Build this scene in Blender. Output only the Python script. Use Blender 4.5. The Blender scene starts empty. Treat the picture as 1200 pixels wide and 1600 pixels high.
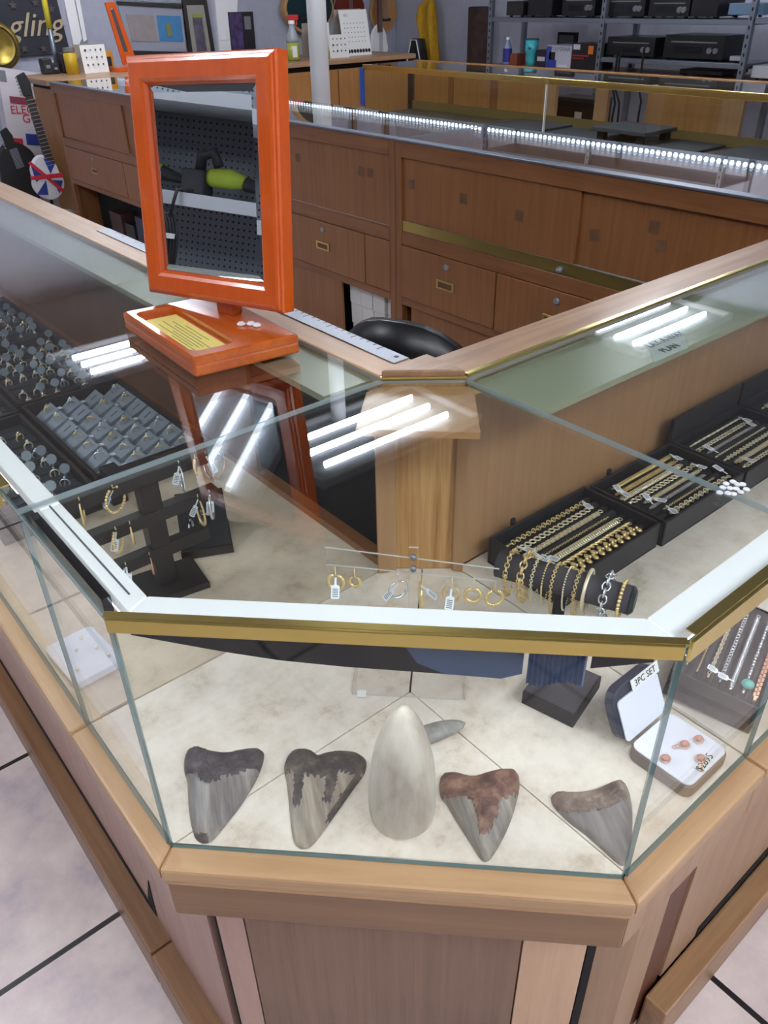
import bpy, bmesh, math, random
from mathutils import Vector, Matrix, noise
random.seed(7)
C = bpy.context.scene.collection
SC = bpy.context.scene
PI = math.pi
ZL, ZT = .64, .970
# ------------------------------------------------------------------ camera
CAMP = Vector((-.1449189, -.2165222, 1.42048878))
PITCH, YAW, ROLL, FPX = [math.radians(33.28747902), math.radians(50.78214854), math.radians(-1.21130849), 1237.12]
_f = Vector((math.cos(YAW)*math.cos(PITCH), math.sin(YAW)*math.cos(PITCH), -math.sin(PITCH)))
_r = _f.cross(Vector((0, 0, 1))).normalized(); _u = _r.cross(_f)
_R = math.cos(ROLL)*_r + math.sin(ROLL)*_u; _U = -math.sin(ROLL)*_r + math.cos(ROLL)*_u
cd = bpy.data.cameras.new('camera'); cam = bpy.data.objects.new('camera', cd); C.objects.link(cam)
cam.matrix_world = Matrix(((_R.x, _U.x, -_f.x, CAMP.x), (_R.y, _U.y, -_f.y, CAMP.y), (_R.z, _U.z, -_f.z, CAMP.z), (0, 0, 0, 1)))
cd.sensor_fit = 'VERTICAL'; cd.sensor_height = 24; cd.lens = 24*FPX/1600; cd.clip_start = .01; cd.clip_end = 60
SC.camera = cam
# measured photo point -> the place it stands on a known plane (x, y or z constant)
def at(px, py, ax, v):
    d = _f + (px-600)/FPX*_R - (py-800)/FPX*_U
    return CAMP + (v-CAMP[ax])/d[ax]*d
def ux(px, py, v): return at(px, py, 0, v)
def uy(px, py, v): return at(px, py, 1, v)
def uz(px, py, v=ZL): return at(px, py, 2, v)

# ------------------------------------------------------------------ materials
def lin(c):
    r = []
    for v in c:
        v /= 255
        r.append(v/12.92 if v <= .04045 else ((v+.055)/1.055)**2.4)
    return (*r, 1)
def new(name):
    m = bpy.data.materials.new(name); m.use_nodes = True
    nt = m.node_tree; p = nt.nodes['Principled BSDF']
    return m, nt, p
def plain(name, c, rough=.5, metal=0, emit=0, coat=0, spec=None, vary=0, alpha=1):
    m, nt, p = new(name)
    p.inputs['Base Color'].default_value = lin(c)
    p.inputs['Roughness'].default_value = rough; p.inputs['Metallic'].default_value = metal
    if coat: p.inputs['Coat Weight'].default_value = coat; p.inputs['Coat Roughness'].default_value = .06
    if spec is not None: p.inputs['Specular IOR Level'].default_value = spec
    if emit: p.inputs['Emission Color'].default_value = lin(c); p.inputs['Emission Strength'].default_value = emit
    if alpha < 1: p.inputs['Alpha'].default_value = alpha
    if vary:
        tc = nt.nodes.new('ShaderNodeTexCoord'); n = nt.nodes.new('ShaderNodeTexNoise'); n.inputs['Scale'].default_value = 18; n.inputs['Detail'].default_value = 6
        r = nt.nodes.new('ShaderNodeValToRGB'); k = lin(c)
        r.color_ramp.elements[0].color = (*[v*(1-vary) for v in k[:3]], 1); r.color_ramp.elements[1].color = (*[min(1, v*(1+vary)) for v in k[:3]], 1)
        r.color_ramp.elements[0].position = .3; r.color_ramp.elements[1].position = .7
        nt.links.new(tc.outputs['Object'], n.inputs['Vector']); nt.links.new(n.outputs['Fac'], r.inputs['Fac']); nt.links.new(r.outputs['Color'], p.inputs['Base Color'])
    return m
def wood(name, c1, c2, axis='X', scale=1, rough=.4, dark=None, coat=0, fine=1.):
    m, nt, p = new(name)
    N = nt.nodes.new; L = nt.links.new
    tc = N('ShaderNodeTexCoord'); mp = N('ShaderNodeMapping')
    long_, across = 1.6*scale, 34*scale*fine
    s = [across]*3; s['XYZ'.index(axis[0])] = long_
    mp.inputs['Scale'].default_value = s
    if len(axis) > 1: mp.inputs['Rotation'].default_value = (0, 0, math.radians(45 if axis[1] == '+' else -45))
    if len(axis) > 1:
        m0 = N('ShaderNodeMapping'); m0.inputs['Rotation'].default_value = (0, 0, math.radians(45)); mp.inputs['Rotation'].default_value = (0, 0, 0)
        L(tc.outputs['Object'], m0.inputs['Vector']); L(m0.outputs['Vector'], mp.inputs['Vector'])
    else: L(tc.outputs['Object'], mp.inputs['Vector'])
    n1 = N('ShaderNodeTexNoise'); n1.inputs['Scale'].default_value = 1; n1.inputs['Detail'].default_value = 7; n1.inputs['Roughness'].default_value = .65; n1.inputs['Distortion'].default_value = .6
    L(mp.outputs['Vector'], n1.inputs['Vector'])
    n2 = N('ShaderNodeTexNoise'); n2.inputs['Scale'].default_value = 5; n2.inputs['Detail'].default_value = 3
    L(tc.outputs['Object'], n2.inputs['Vector'])
    mx = N('ShaderNodeMix'); mx.data_type = 'FLOAT'; mx.inputs[0].default_value = .3
    L(n1.outputs['Fac'], mx.inputs[2]); L(n2.outputs['Fac'], mx.inputs[3])
    r = N('ShaderNodeValToRGB'); e = r.color_ramp.elements
    e[0].position = .33; e[0].color = lin(c2); e[1].position = .62; e[1].color = lin(c1)
    if dark:
        x = e.new(.30); x.color = lin(dark); e[1].position = .38
    L(mx.outputs[0], r.inputs['Fac']); L(r.outputs['Color'], p.inputs['Base Color'])
    p.inputs['Roughness'].default_value = rough
    if coat: p.inputs['Coat Weight'].default_value = coat; p.inputs['Coat Roughness'].default_value = .08
    b = N('ShaderNodeBump'); b.inputs['Strength'].default_value = .08; b.inputs['Distance'].default_value = .002
    L(n1.outputs['Fac'], b.inputs['Height']); L(b.outputs['Normal'], p.inputs['Normal'])
    return m
def glassmat(name, tint, boost=1.):
    m = bpy.data.materials.new(name); m.use_nodes = True; nt = m.node_tree; nt.nodes.clear(); N = nt.nodes.new; L = nt.links.new
    o = N('ShaderNodeOutputMaterial'); mix = N('ShaderNodeMixShader'); t = N('ShaderNodeBsdfTransparent'); g = N('ShaderNodeBsdfGlossy')
    t.inputs['Color'].default_value = (*tint, 1); g.inputs['Roughness'].default_value = 0.0; g.inputs['Color'].default_value = (1, 1, 1, 1)
    ge = N('ShaderNodeNewGeometry'); d = N('ShaderNodeVectorMath'); d.operation = 'DOT_PRODUCT'
    L(ge.outputs['Normal'], d.inputs[0]); L(ge.outputs['Incoming'], d.inputs[1])
    def mth(op, a, b=None):
        q = N('ShaderNodeMath'); q.operation = op
        for i, v in enumerate((a, b)):
            if v is None: continue
            if isinstance(v, (int, float)): q.inputs[i].default_value = v
            else: L(v, q.inputs[i])
        return q.outputs[0]
    c = mth('ABSOLUTE', d.outputs['Value']); k = mth('SUBTRACT', 1., c); k5 = mth('POWER', k, 5.)
    f = mth('ADD', mth('MULTIPLY', k5, .96), .042); f = mth('MINIMUM', mth('MULTIPLY', f, boost), 1.)
    L(f, mix.inputs[0]); L(t.outputs[0], mix.inputs[1]); L(g.outputs[0], mix.inputs[2]); L(mix.outputs[0], o.inputs['Surface'])
    return m
def travertine(name, c1, c2, c3, sc=9, rough=.35):
    m, nt, p = new(name); N = nt.nodes.new; L = nt.links.new
    tc = N('ShaderNodeTexCoord'); n = N('ShaderNodeTexNoise'); n.inputs['Scale'].default_value = sc; n.inputs['Detail'].default_value = 9; n.inputs['Roughness'].default_value = .68
    L(tc.outputs['Object'], n.inputs['Vector']); r = N('ShaderNodeValToRGB'); e = r.color_ramp.elements
    e[0].position = .3; e[0].color = lin(c2); e[1].position = .6; e[1].color = lin(c1); x = e.new(.44); x.color = lin(c3)
    L(n.outputs['Fac'], r.inputs['Fac']); L(r.outputs['Color'], p.inputs['Base Color']); p.inputs['Roughness'].default_value = rough
    return m
def tilefloor(name):
    m, nt, p = new(name); N = nt.nodes.new; L = nt.links.new
    tc = N('ShaderNodeTexCoord'); n = N('ShaderNodeTexNoise'); n.inputs['Scale'].default_value = 5; n.inputs['Detail'].default_value = 8; n.inputs['Roughness'].default_value = .65
    L(tc.outputs['Object'], n.inputs['Vector']); r = N('ShaderNodeValToRGB'); e = r.color_ramp.elements
    e[0].position = .32; e[0].color = lin((190, 180, 186)); e[1].position = .62; e[1].color = lin((240, 226, 220)); x = e.new(.46); x.color = lin((222, 206, 204))
    L(n.outputs['Fac'], r.inputs['Fac'])
    sp = N('ShaderNodeSeparateXYZ'); L(tc.outputs['Object'], sp.inputs[0])
    def mth(op, a, b=None):
        q = N('ShaderNodeMath'); q.operation = op
        for i, v in enumerate((a, b)):
            if v is None: continue
            if isinstance(v, (int, float)): q.inputs[i].default_value = v
            else: L(v, q.inputs[i])
        return q.outputs[0]
    out = []
    for ax, off in ((0, .713), (1, .743)):
        v = mth('DIVIDE', mth('SUBTRACT', sp.outputs[ax], off), .485)
        w = mth('ABSOLUTE', mth('SUBTRACT', mth('SUBTRACT', v, mth('FLOOR', v)), .5))
        out.append(mth('GREATER_THAN', w, .5-.0055/.485))
    g = mth('MAXIMUM', out[0], out[1])
    mx = N('ShaderNodeMix'); mx.data_type = 'RGBA'; L(g, mx.inputs[0]); L(r.outputs['Color'], mx.inputs[6]); mx.inputs[7].default_value = lin((34, 30, 34))
    L(mx.outputs[2], p.inputs['Base Color']); p.inputs['Roughness'].default_value = .38
    return m
def pegboard(name):
    m, nt, p = new(name); N = nt.nodes.new; L = nt.links.new
    tc = N('ShaderNodeTexCoord'); sp = N('ShaderNodeSeparateXYZ'); L(tc.outputs['Object'], sp.inputs[0])
    def mth(op, a, b=None):
        q = N('ShaderNodeMath'); q.operation = op
        for i, v in enumerate((a, b)):
            if v is None: continue
            if isinstance(v, (int, float)): q.inputs[i].default_value = v
            else: L(v, q.inputs[i])
        return q.outputs[0]
    s = []
    for ax in (1, 2):
        v = mth('DIVIDE', sp.outputs[ax], .027); w = mth('SUBTRACT', mth('SUBTRACT', v, mth('FLOOR', v)), .5); s.append(mth('MULTIPLY', w, w))
    g = mth('LESS_THAN', mth('ADD', s[0], s[1]), .03)
    mx = N('ShaderNodeMix'); mx.data_type = 'RGBA'; L(g, mx.inputs[0]); mx.inputs[6].default_value = lin((118, 124, 132)); mx.inputs[7].default_value = lin((22, 24, 28))
    L(mx.outputs[2], p.inputs['Base Color']); p.inputs['Roughness'].default_value = .6
    return m

OAKL = ((222, 184, 134), (196, 152, 102), (150, 112, 76))
M = {}
for ax in ('X', 'Y', 'Z', 'X+'):
    M['ledge'+ax] = wood('ledge oak '+ax, (190, 153, 112), (168, 128, 88), ax, 1.0, .36, (112, 80, 54), .15)
    M['fascia'+ax] = wood('fascia oak '+ax, (142, 104, 68), (118, 84, 54), ax, 1.3, .4, None, .1)
    M['rail'+ax] = wood('rail oak '+ax, (180, 142, 106) if ax == 'X' else (190, 148, 104), (148, 112, 84) if ax == 'X' else (164, 122, 80), ax, .9, .4, (104, 78, 62), .12)
    M['back'+ax] = wood('counter oak '+ax, (144, 94, 54), (122, 76, 42), ax, 1.1, .42, (100, 62, 36), .1)
M['plinth'] = wood('plinth oak', (146, 106, 72), (118, 82, 54), 'Y', 1.2, .4, (96, 70, 46))
M['plinthX'] = wood('plinth oak x', (172, 134, 98), (144, 108, 74), 'X', 1.2, .4, (110, 84, 56))
M['panel'] = wood('brown laminate', (136, 104, 80), (112, 84, 64), 'Z', 1.6, .45, None, 0, 1.6)
M['pink'] = wood('pale laminate', (190, 156, 142), (170, 138, 126), 'Z', 1.6, .5)
M['palestrip'] = wood('pale strip', (218, 182, 148), (200, 162, 130), 'Z', 1.6, .5)
M['facewood'] = wood('right face oak', (180, 146, 116), (162, 128, 100), 'Z', 1.4, .5)
M['darkwood'] = wood('dark wood and recess shade', (104, 60, 38), (84, 46, 28), 'Z', 1.2, .5)
M['post'] = wood('corner post oak', (216, 170, 110), (172, 122, 68), 'Z', 1.7, .4, (140, 92, 48), .1, 1.2)
M['postside'] = wood('corner post side', (178, 138, 98), (160, 118, 80), 'Z', 1.4, .45)
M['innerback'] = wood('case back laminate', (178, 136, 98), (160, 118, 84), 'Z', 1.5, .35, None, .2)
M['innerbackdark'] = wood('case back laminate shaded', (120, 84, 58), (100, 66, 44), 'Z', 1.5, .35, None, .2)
M['soffit'] = wood('soffit oak', (200, 152, 100), (180, 130, 82), 'X', 1.3, .35, None, .2)
M['mirrorwood'] = wood('orange lacquered wood', (210, 90, 16), (196, 76, 10), 'Z', 1.4, .28, (170, 66, 14), .7, .7)
M['mirrorbase'] = wood('orange lacquered base', (200, 100, 30), (176, 76, 18), 'Y', 1.4, .25, (146, 62, 18), .8, .8)
M['doorback'] = wood('sliding door oak', (148, 98, 56), (128, 80, 42), 'Z', 1.3, .42, None, .1, 1.4)
M['farwood'] = wood('far case oak', (172, 122, 70), (152, 104, 54), 'Z', 1.2, .45)
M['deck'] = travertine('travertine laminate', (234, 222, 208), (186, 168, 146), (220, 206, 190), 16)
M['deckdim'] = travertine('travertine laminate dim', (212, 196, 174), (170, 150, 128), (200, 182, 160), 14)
M['floor'] = tilefloor('floor tile'); M['peg'] = pegboard('pegboard')
M['glass'] = glassmat('clear glass', (.965, .985, .975), .62); M['topglass'] = glassmat('top glass', (.955, .98, .968), 1.25)
M['acrylic'] = glassmat('clear acrylic', (.99, .99, .99), .5)
M['gedge'] = plain('green glass edge', (96, 126, 126), .12, 0, .03, alpha=.75); M['topedge'] = plain('top glass edge', (160, 176, 180), .12, 0, .05, alpha=.6)
M['acedge'] = plain('acrylic edge', (214, 212, 206), .15)
M['brass'] = plain('polished brass', (236, 216, 140), .24, 1); M['brassdark'] = plain('brushed brass', (206, 184, 110), .3, 1)
M['gold'] = plain('gold', (248, 220, 156), .32, .6); M['rosegold'] = plain('rose gold', (236, 176, 140), .3, .65); M['silver'] = plain('silver', (238, 240, 244), .25, .7)
M['yellowgold'] = plain('pale gold', (252, 238, 204), .32, .55)
M['steel'] = plain('brushed aluminium', (150, 156, 166), .45, .5); M['steelm'] = plain('galvanised steel', (128, 136, 148), .42, .8)
M['white'] = plain('white plastic', (246, 246, 250), .35); M['litwhite'] = plain('white lit plastic', (246, 246, 250), .4, 0, .28); M['whitepaint'] = plain('white paint', (240, 240, 242), .4)
M['paper'] = plain('white paper', (232, 232, 230), .7); M['tag'] = plain('white tag', (236, 238, 242), .4); M['ink'] = plain('black ink', (26, 26, 30), .6)
M['greyink'] = plain('grey ink', (112, 114, 120), .6)
M['black'] = plain('black velvet', (26, 25, 28), .75, vary=.3); M['blackbox'] = plain('black leatherette', (34, 34, 38), .42); M['blackwood'] = plain('black lacquered wood', (36, 30, 28), .45)
M['pitch'] = plain('black void', (8, 7, 8), .8); M['blackgloss'] = plain('black gloss plastic', (12, 13, 20), .12); M['sheeting'] = plain('black matt sheeting', (7, 8, 13), .6, spec=.2)
M['blue'] = plain('blue ribbed sheet', (54, 78, 114), .4); M['wedge'] = plain('grey leatherette wedge', (126, 134, 146), .5); M['slot'] = plain('ring slot', (20, 20, 24), .8)
M['foam'] = plain('charcoal foam', (40, 42, 48), .8); M['disc'] = plain('grey translucent disc', (128, 140, 150), .25, alpha=.75)
M['wall'] = plain('wall paint', (168, 170, 186), .8, vary=.05); M['ceil'] = plain('ceiling tile', (150, 150, 150), .9)
M['tube'] = plain('lit tube', (244, 248, 255), .5, 0, 84); M['housing'] = plain('reflector', (120, 124, 132), .7)
M['led'] = plain('led strip', (240, 244, 255), .5, 0, 11); M['leddot'] = plain('led dot', (226, 240, 255), .5, 0, 14)
M['felt'] = plain('grey felt board', (62, 66, 74), .85); M['darkdeck'] = plain('dark deck', (52, 46, 44), .5)
# ------------------------------------------------------------------ mesh helpers (everything is written in world coordinates)
TM = {}
def bmn(): return bmesh.new()
def box(bm, x0, y0, z0, x1, y1, z1, R=None):
    v = [bm.verts.new(p) for p in ((x0, y0, z0), (x1, y0, z0), (x1, y1, z0), (x0, y1, z0), (x0, y0, z1), (x1, y0, z1), (x1, y1, z1), (x0, y1, z1))]
    for f in ((0, 3, 2, 1), (4, 5, 6, 7), (0, 1, 5, 4), (1, 2, 6, 5), (2, 3, 7, 6), (3, 0, 4, 7)): bm.faces.new([v[i] for i in f])
    if R is not None: bmesh.ops.transform(bm, matrix=R, verts=v)
    return v
def cbox(bm, c, s, R=None):
    v = box(bm, -s[0]/2, -s[1]/2, -s[2]/2, s[0]/2, s[1]/2, s[2]/2)
    T = Matrix.Translation(c) @ (R.to_4x4() if R is not None else Matrix())
    bmesh.ops.transform(bm, matrix=T, verts=v); return v
def prism(bm, pts, z0, z1, M4=None):
    a = sum(pts[i][0]*pts[(i+1) % len(pts)][1]-pts[(i+1) % len(pts)][0]*pts[i][1] for i in range(len(pts)))
    if a < 0: pts = pts[::-1]
    lo = [bm.verts.new((p[0], p[1], z0)) for p in pts]; hi = [bm.verts.new((p[0], p[1], z1)) for p in pts]; n = len(pts)
    bm.faces.new(lo[::-1]); bm.faces.new(hi)
    for i in range(n): bm.faces.new((lo[i], lo[(i+1) % n], hi[(i+1) % n], hi[i]))
    if M4 is not None: bmesh.ops.transform(bm, matrix=M4, verts=lo+hi)
    return lo+hi
def tube(bm, pts, r, n=8, closed=False, caps=True):
    pts = [Vector(p) for p in pts]; N = len(pts); rings = []
    rr = r if isinstance(r, (list, tuple)) else [r]*N
    ref = None
    for i, p in enumerate(pts):
        if closed: t = pts[(i+1) % N]-pts[i-1]
        else: t = pts[min(i+1, N-1)]-pts[max(i-1, 0)]
        t.normalize()
        if ref is None: ref = t.orthogonal().normalized()
        ref = (ref-t*ref.dot(t))
        ref = ref.normalized() if ref.length > 1e-6 else t.orthogonal().normalized()
        b = t.cross(ref)
        rings.append([bm.verts.new(p+(ref*math.cos(2*PI*k/n)+b*math.sin(2*PI*k/n))*rr[i]) for k in range(n)])
    for i in range(N if closed else N-1):
        A, B = rings[i], rings[(i+1) % N]
        for k in range(n): bm.faces.new((A[k], A[(k+1) % n], B[(k+1) % n], B[k]))
    if not closed and caps and n > 2: bm.faces.new(rings[0][::-1]); bm.faces.new(rings[-1])
def lathe(bm, prof, c=(0, 0, 0), n=20, M4=None, caps=True):
    vs = []; rings = []
    for r, z in prof:
        ring = [bm.verts.new((c[0]+r*math.cos(2*PI*k/n), c[1]+r*math.sin(2*PI*k/n), c[2]+z)) for k in range(n)]
        rings.append(ring); vs += ring
    for A, B in zip(rings, rings[1:]):
        for k in range(n): bm.faces.new((A[k], A[(k+1) % n], B[(k+1) % n], B[k]))
    if caps: bm.faces.new(rings[0][::-1]); bm.faces.new(rings[-1])
    if M4 is not None: bmesh.ops.transform(bm, matrix=M4, verts=vs)
    return vs
def ball(bm, c, r, u=8, v=6, s=(1, 1, 1)):
    d = bmesh.ops.create_uvsphere(bm, u_segments=u, v_segments=v, radius=r)
    bmesh.ops.transform(bm, matrix=Matrix.Translation(c) @ Matrix.Diagonal((*s, 1)), verts=d['verts'])
def frame(o, r, u):
    r = Vector(r).normalized(); u = Vector(u); u = (u-r*u.dot(r)).normalized(); n = r.cross(u); o = Vector(o)
    return Matrix(((r.x, u.x, n.x, o.x), (r.y, u.y, n.y, o.y), (r.z, u.z, n.z, o.z), (0, 0, 0, 1)))
def mk(name, bm, mats, parent=None, bevel=0, smooth=False, seg=2, M4=None):
    me = bpy.data.meshes.new(name)
    if M4 is not None: bmesh.ops.transform(bm, matrix=M4, verts=bm.verts)
    bmesh.ops.recalc_face_normals(bm, faces=bm.faces)
    bm.to_mesh(me); bm.free()
    for m in (mats if isinstance(mats, (list, tuple)) else [mats]): me.materials.append(m)
    o = bpy.data.objects.new(name, me); C.objects.link(o)
    if parent is not None:
        T = TM.get(parent.name)
        if T is None: T = Matrix()
        me.transform(T.inverted()); o.parent = parent; TM[o.name] = T
    if smooth:
        for p in me.polygons: p.use_smooth = True
    if bevel:
        b = o.modifiers.new('bevel', 'BEVEL'); b.width = bevel; b.segments = seg; b.limit_method = 'ANGLE'; b.angle_limit = math.radians(40)
    return o
def tag(o, label, cat, group=None, kind=None):
    o['label'] = label; o['category'] = cat
    if group: o['group'] = group
    if kind: o['kind'] = kind
    return o
def thing(name, label, cat, loc=(0, 0, 0), rotz=0, group=None):
    o = bpy.data.objects.new(name, None); C.objects.link(o); o.empty_display_size = .02
    o.location = loc; o.rotation_euler = (0, 0, rotz)
    TM[o.name] = Matrix.Translation(loc) @ Matrix.Rotation(rotz, 4, 'Z')
    return tag(o, label, cat, group)
def struct(name, bm, mat, **k):
    o = mk(name, bm, mat, **k); o['kind'] = 'structure'; return o
def dup(root, loc, rot=(0, 0, 0), label=None, group=None):
    r = root.copy(); C.objects.link(r); r.location = loc; r.rotation_euler = rot
    if label: r['label'] = label
    if group: r['group'] = group
    for ch in list(root.children):
        c = ch.copy(); C.objects.link(c); c.parent = r
        for g in list(ch.children):
            d = g.copy(); C.objects.link(d); d.parent = c
    return r
def pane(name, pts, parent, mat=None, edge=None):
    # pts: eight corners given as (lo four, hi four) of a thin slab; the two largest faces are clear, the rest is edge
    bm = bmn(); v = [bm.verts.new(p) for p in pts]
    n = len(v)//2
    bm.faces.new(v[:n][::-1]); bm.faces.new(v[n:])
    for i in range(n): bm.faces.new((v[i], v[(i+1) % n], v[n+(i+1) % n], v[n+i]))
    for f in bm.faces[:]: f.material_index = 1
    bm.faces.ensure_lookup_table(); bm.faces[0].material_index = 0; bm.faces[1].material_index = 0
    return mk(name, bm, [mat or M['glass'], edge or M['gedge']], parent)
def hpane(name, poly, z0, z1, parent, mat=None, edge=None):
    return pane(name, [(x, y, z0) for x, y in poly]+[(x, y, z1) for x, y in poly], parent, mat or M['topglass'], edge or M['topedge'])
def vpane(name, a, b, z0, z1, t, parent, mat=None, edge=None):
    a = Vector((*a, 0)); b = Vector((*b, 0)); d = (b-a).normalized(); nrm = Vector((-d.y, d.x, 0))*t
    q = [a, b, b+Vector((0, 0, 1))*(z1-z0), a+Vector((0, 0, 1))*(z1-z0)]
    return pane(name, [p+Vector((0, 0, z0)) for p in q]+[p+nrm+Vector((0, 0, z0)) for p in q], parent, mat, edge)
def text(name, s, size, mat, M4, parent=None, align='CENTER', thick=.0002, xs=1, shear=0):
    cu = bpy.data.curves.new('txt', 'FONT'); cu.body = s; cu.size = size; cu.align_x = align; cu.align_y = 'CENTER'; cu.extrude = thick; cu.shear = shear; cu.resolution_u = 2
    t = bpy.data.objects.new('txt', cu); C.objects.link(t)
    dg = bpy.context.evaluated_depsgraph_get(); me = bpy.data.meshes.new_from_object(t.evaluated_get(dg))
    bpy.data.objects.remove(t); bpy.data.curves.remove(cu)
    me.transform(M4 @ Matrix.Diagonal((xs, 1, 1, 1))); me.materials.clear(); me.materials.append(mat); me.name = name
    o = bpy.data.objects.new(name, me); C.objects.link(o)
    if parent is not None:
        T = TM.get(parent.name, Matrix()); me.transform(T.inverted()); o.parent = parent; TM[o.name] = T
    return o
def fbox(bm, F, x0, y0, z0, x1, y1, z1):
    return box(bm, x0, y0, z0, x1, y1, z1, F)
ORD = ['first', 'second', 'third', 'fourth', 'fifth', 'sixth', 'seventh', 'eighth', 'ninth', 'tenth', 'eleventh', 'twelfth']

# ------------------------------------------------------------------ setting
X0, X1, Y0, Y1, ZC = -4.6, 6.2, -3.6, 7.2, 2.8
def wallq(name, x0, y0, z0, x1, y1, z1, m):
    bm = bmn(); box(bm, x0, y0, z0, x1, y1, z1); return struct(name, bm, m)
wallq('floor', X0, Y0, -.05, X1, Y1, 0, M['floor'])
wallq('ceiling', X0, Y0, ZC, X1, Y1, ZC+.05, M['ceil'])
wallq('wall_back', X1, Y0, 0, X1+.1, Y1+.1, ZC, M['wall'])
wallq('wall_left', X0-.1, Y1, 0, X1, Y1+.1, ZC, M['wall'])
wallq('wall_front', X0-.1, Y0-.1, 0, X0, Y1, ZC, M['wall'])
wallq('wall_right', X0, Y0-.1, 0, X1, Y0, ZC, M['wall'])

def troffer(x, y, label):
    t = thing('ceiling_light', label, 'ceiling light', (x, y, ZC), 0, 'ceiling troffers')
    bm = bmn(); box(bm, x-.60, y-.32, ZC-.012, x+.60, y+.32, ZC-.002); mk('reflector', bm, M['housing'], t)
    bm = bmn()
    for a in ((x-.62, y-.34, x+.62, y-.32), (x-.62, y+.32, x+.62, y+.34), (x-.62, y-.32, x-.60, y+.32), (x+.60, y-.32, x+.62, y+.32)): box(bm, a[0], a[1], ZC-.05, a[2], a[3], ZC-.002)
    mk('frame', bm, M['white'], t)
    for k in (-1, 0, 1):
        bm = bmn(); tube(bm, [(x-.48, y+k*.17, ZC-.036), (x+.48, y+k*.17, ZC-.036)], .015, 10); mk('tube', bm, M['tube'], t, smooth=True)
troffer(2.565, 3.21, 'three tube ceiling light whose reflection crosses the corner glass')
troffer(5.41, 3.14, 'three tube ceiling light reflected in the right counter glass beside the layaway card')
troffer(2.1, 5.42, 'three tube ceiling light reflected in the left counter glass beside the mirror base')
troffer(-1.08, 2.22, 'three tube ceiling light over the shelving seen in the mirror')
troffer(-.9, -.9, 'three tube ceiling light behind the photographer over the open floor')
troffer(1.9, -2.0, 'three tube ceiling light over the floor right of the corner case')
troffer(-2.6, 5.2, 'three tube ceiling light over the far floor beyond the left counter')
# ------------------------------------------------------------------ corner display case
A = .347
def off(c, seamL=.5745, seamR=.5895, x=0., y=0.):
    # corner outline offset: vertical planes x, y and chamfer x+y=c
    return [(x, seamL), (x, c-x), (c-y, y), (seamR, y)]
cc = thing('corner_display_case', 'glass corner showcase with brass front edge and oak base, holding fossil teeth', 'display case', (.2, .2, 0))
def strip(bm, o1, o2, z0, z1, seg):
    i = {'left': 0, 'front': 1, 'right': 2}[seg]
    prism(bm, [o1[i], o1[i+1], o2[i+1], o2[i]], z0, z1)
LO = off(.307, x=-.022, y=-.026); LI = off(.352, x=.004, y=.004)
for s, ax in (('left', 'Y'), ('front', 'X+'), ('right', 'X')):
    bm = bmn(); strip(bm, LO, LI, ZL-.022, ZL-.0005, s); mk('ledge', bm, M['ledge'+ax], cc, .004)
FO = off(.314, x=-.016, y=-.020); FI = off(.36, x=.012, y=.010)
FMAT = {'front': M['fasciaX+'], 'left': M['pink'], 'right': M['facewood']}
for s in ('left', 'front', 'right'):
    bm = bmn(); strip(bm, FO, FI, .548, ZL-.022, s); mk('fascia', bm, FMAT[s], cc, .002)
GO = off(.309, x=-.020, y=-.024); GI = off(.33, x=0, y=0)
bm = bmn(); strip(bm, GO, GI, .61, ZL-.022, 'front'); mk('cove_moulding', bm, M['ledgeX+'], cc, .003)
# base body
B = off(.372, x=.022, y=.014); Bi = off(.40, x=.04, y=.04)
bm = bmn(); strip(bm, off(.372, x=.022, y=.014), Bi, .10, .548, 'left'); mk('side_panel', bm, M['pink'], cc)
bm = bmn(); prism(bm, [(.462, .014), (.527, .014), (.527, .05), (.426, .05)], .0, .548); mk('stile', bm, M['facewood'], cc, .001)
bm = bmn(); prism(bm, [(.5275, .017), (.588, .017), (.588, .05), (.5275, .05)], .0, .548); mk('recess_shade_panel', bm, M['darkwood'], cc)  # nearly flush panel, its dark brown paints in the shade of a deep recess
def chpt(t, c): # point along the chamfer, t = metres from its left end on the line x+y=c
    m = Vector((c/2, c/2)); d = Vector((1, -1))/math.sqrt(2); return m+d*t
def chbox(bm, t0, t1, c0, c1, z0, z1):
    prism(bm, [tuple(chpt(t0, c0)), tuple(chpt(t1, c0)), tuple(chpt(t1, c1)), tuple(chpt(t0, c1))], z0, z1)
bm = bmn(); chbox(bm, -.180, .150, .358, .40, .02, .548); mk('front_panel', bm, M['panel'], cc)
bm = bmn(); chbox(bm, -.215, -.182, .357, .40, .02, .548); mk('panel_strip', bm, M['pink'], cc, .001)
bm = bmn(); chbox(bm, .152, .225, .357, .40, .0, .548); mk('panel_strip', bm, M['palestrip'], cc, .001)
for s0, s1 in ((-.221, -.216), (.229, .238)): bm = bmn(); chbox(bm, s0, s1, .368, .42, .0, .548); mk('seam', bm, M['pitch'], cc)
bm = bmn(); prism(bm, [(-.016, .5745), (-.016, .37), (.03, .33), (.03, .5745)], .0, .10); mk('plinth', bm, M['plinth'], cc, .004)
bm = bmn(); prism(bm, [(.03, .574), (.03, .385), (.385, .052), (.589, .052), (.589, .48), (.48, .574)], .02, .60); mk('carcass', bm, M['pitch'], cc)
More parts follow.
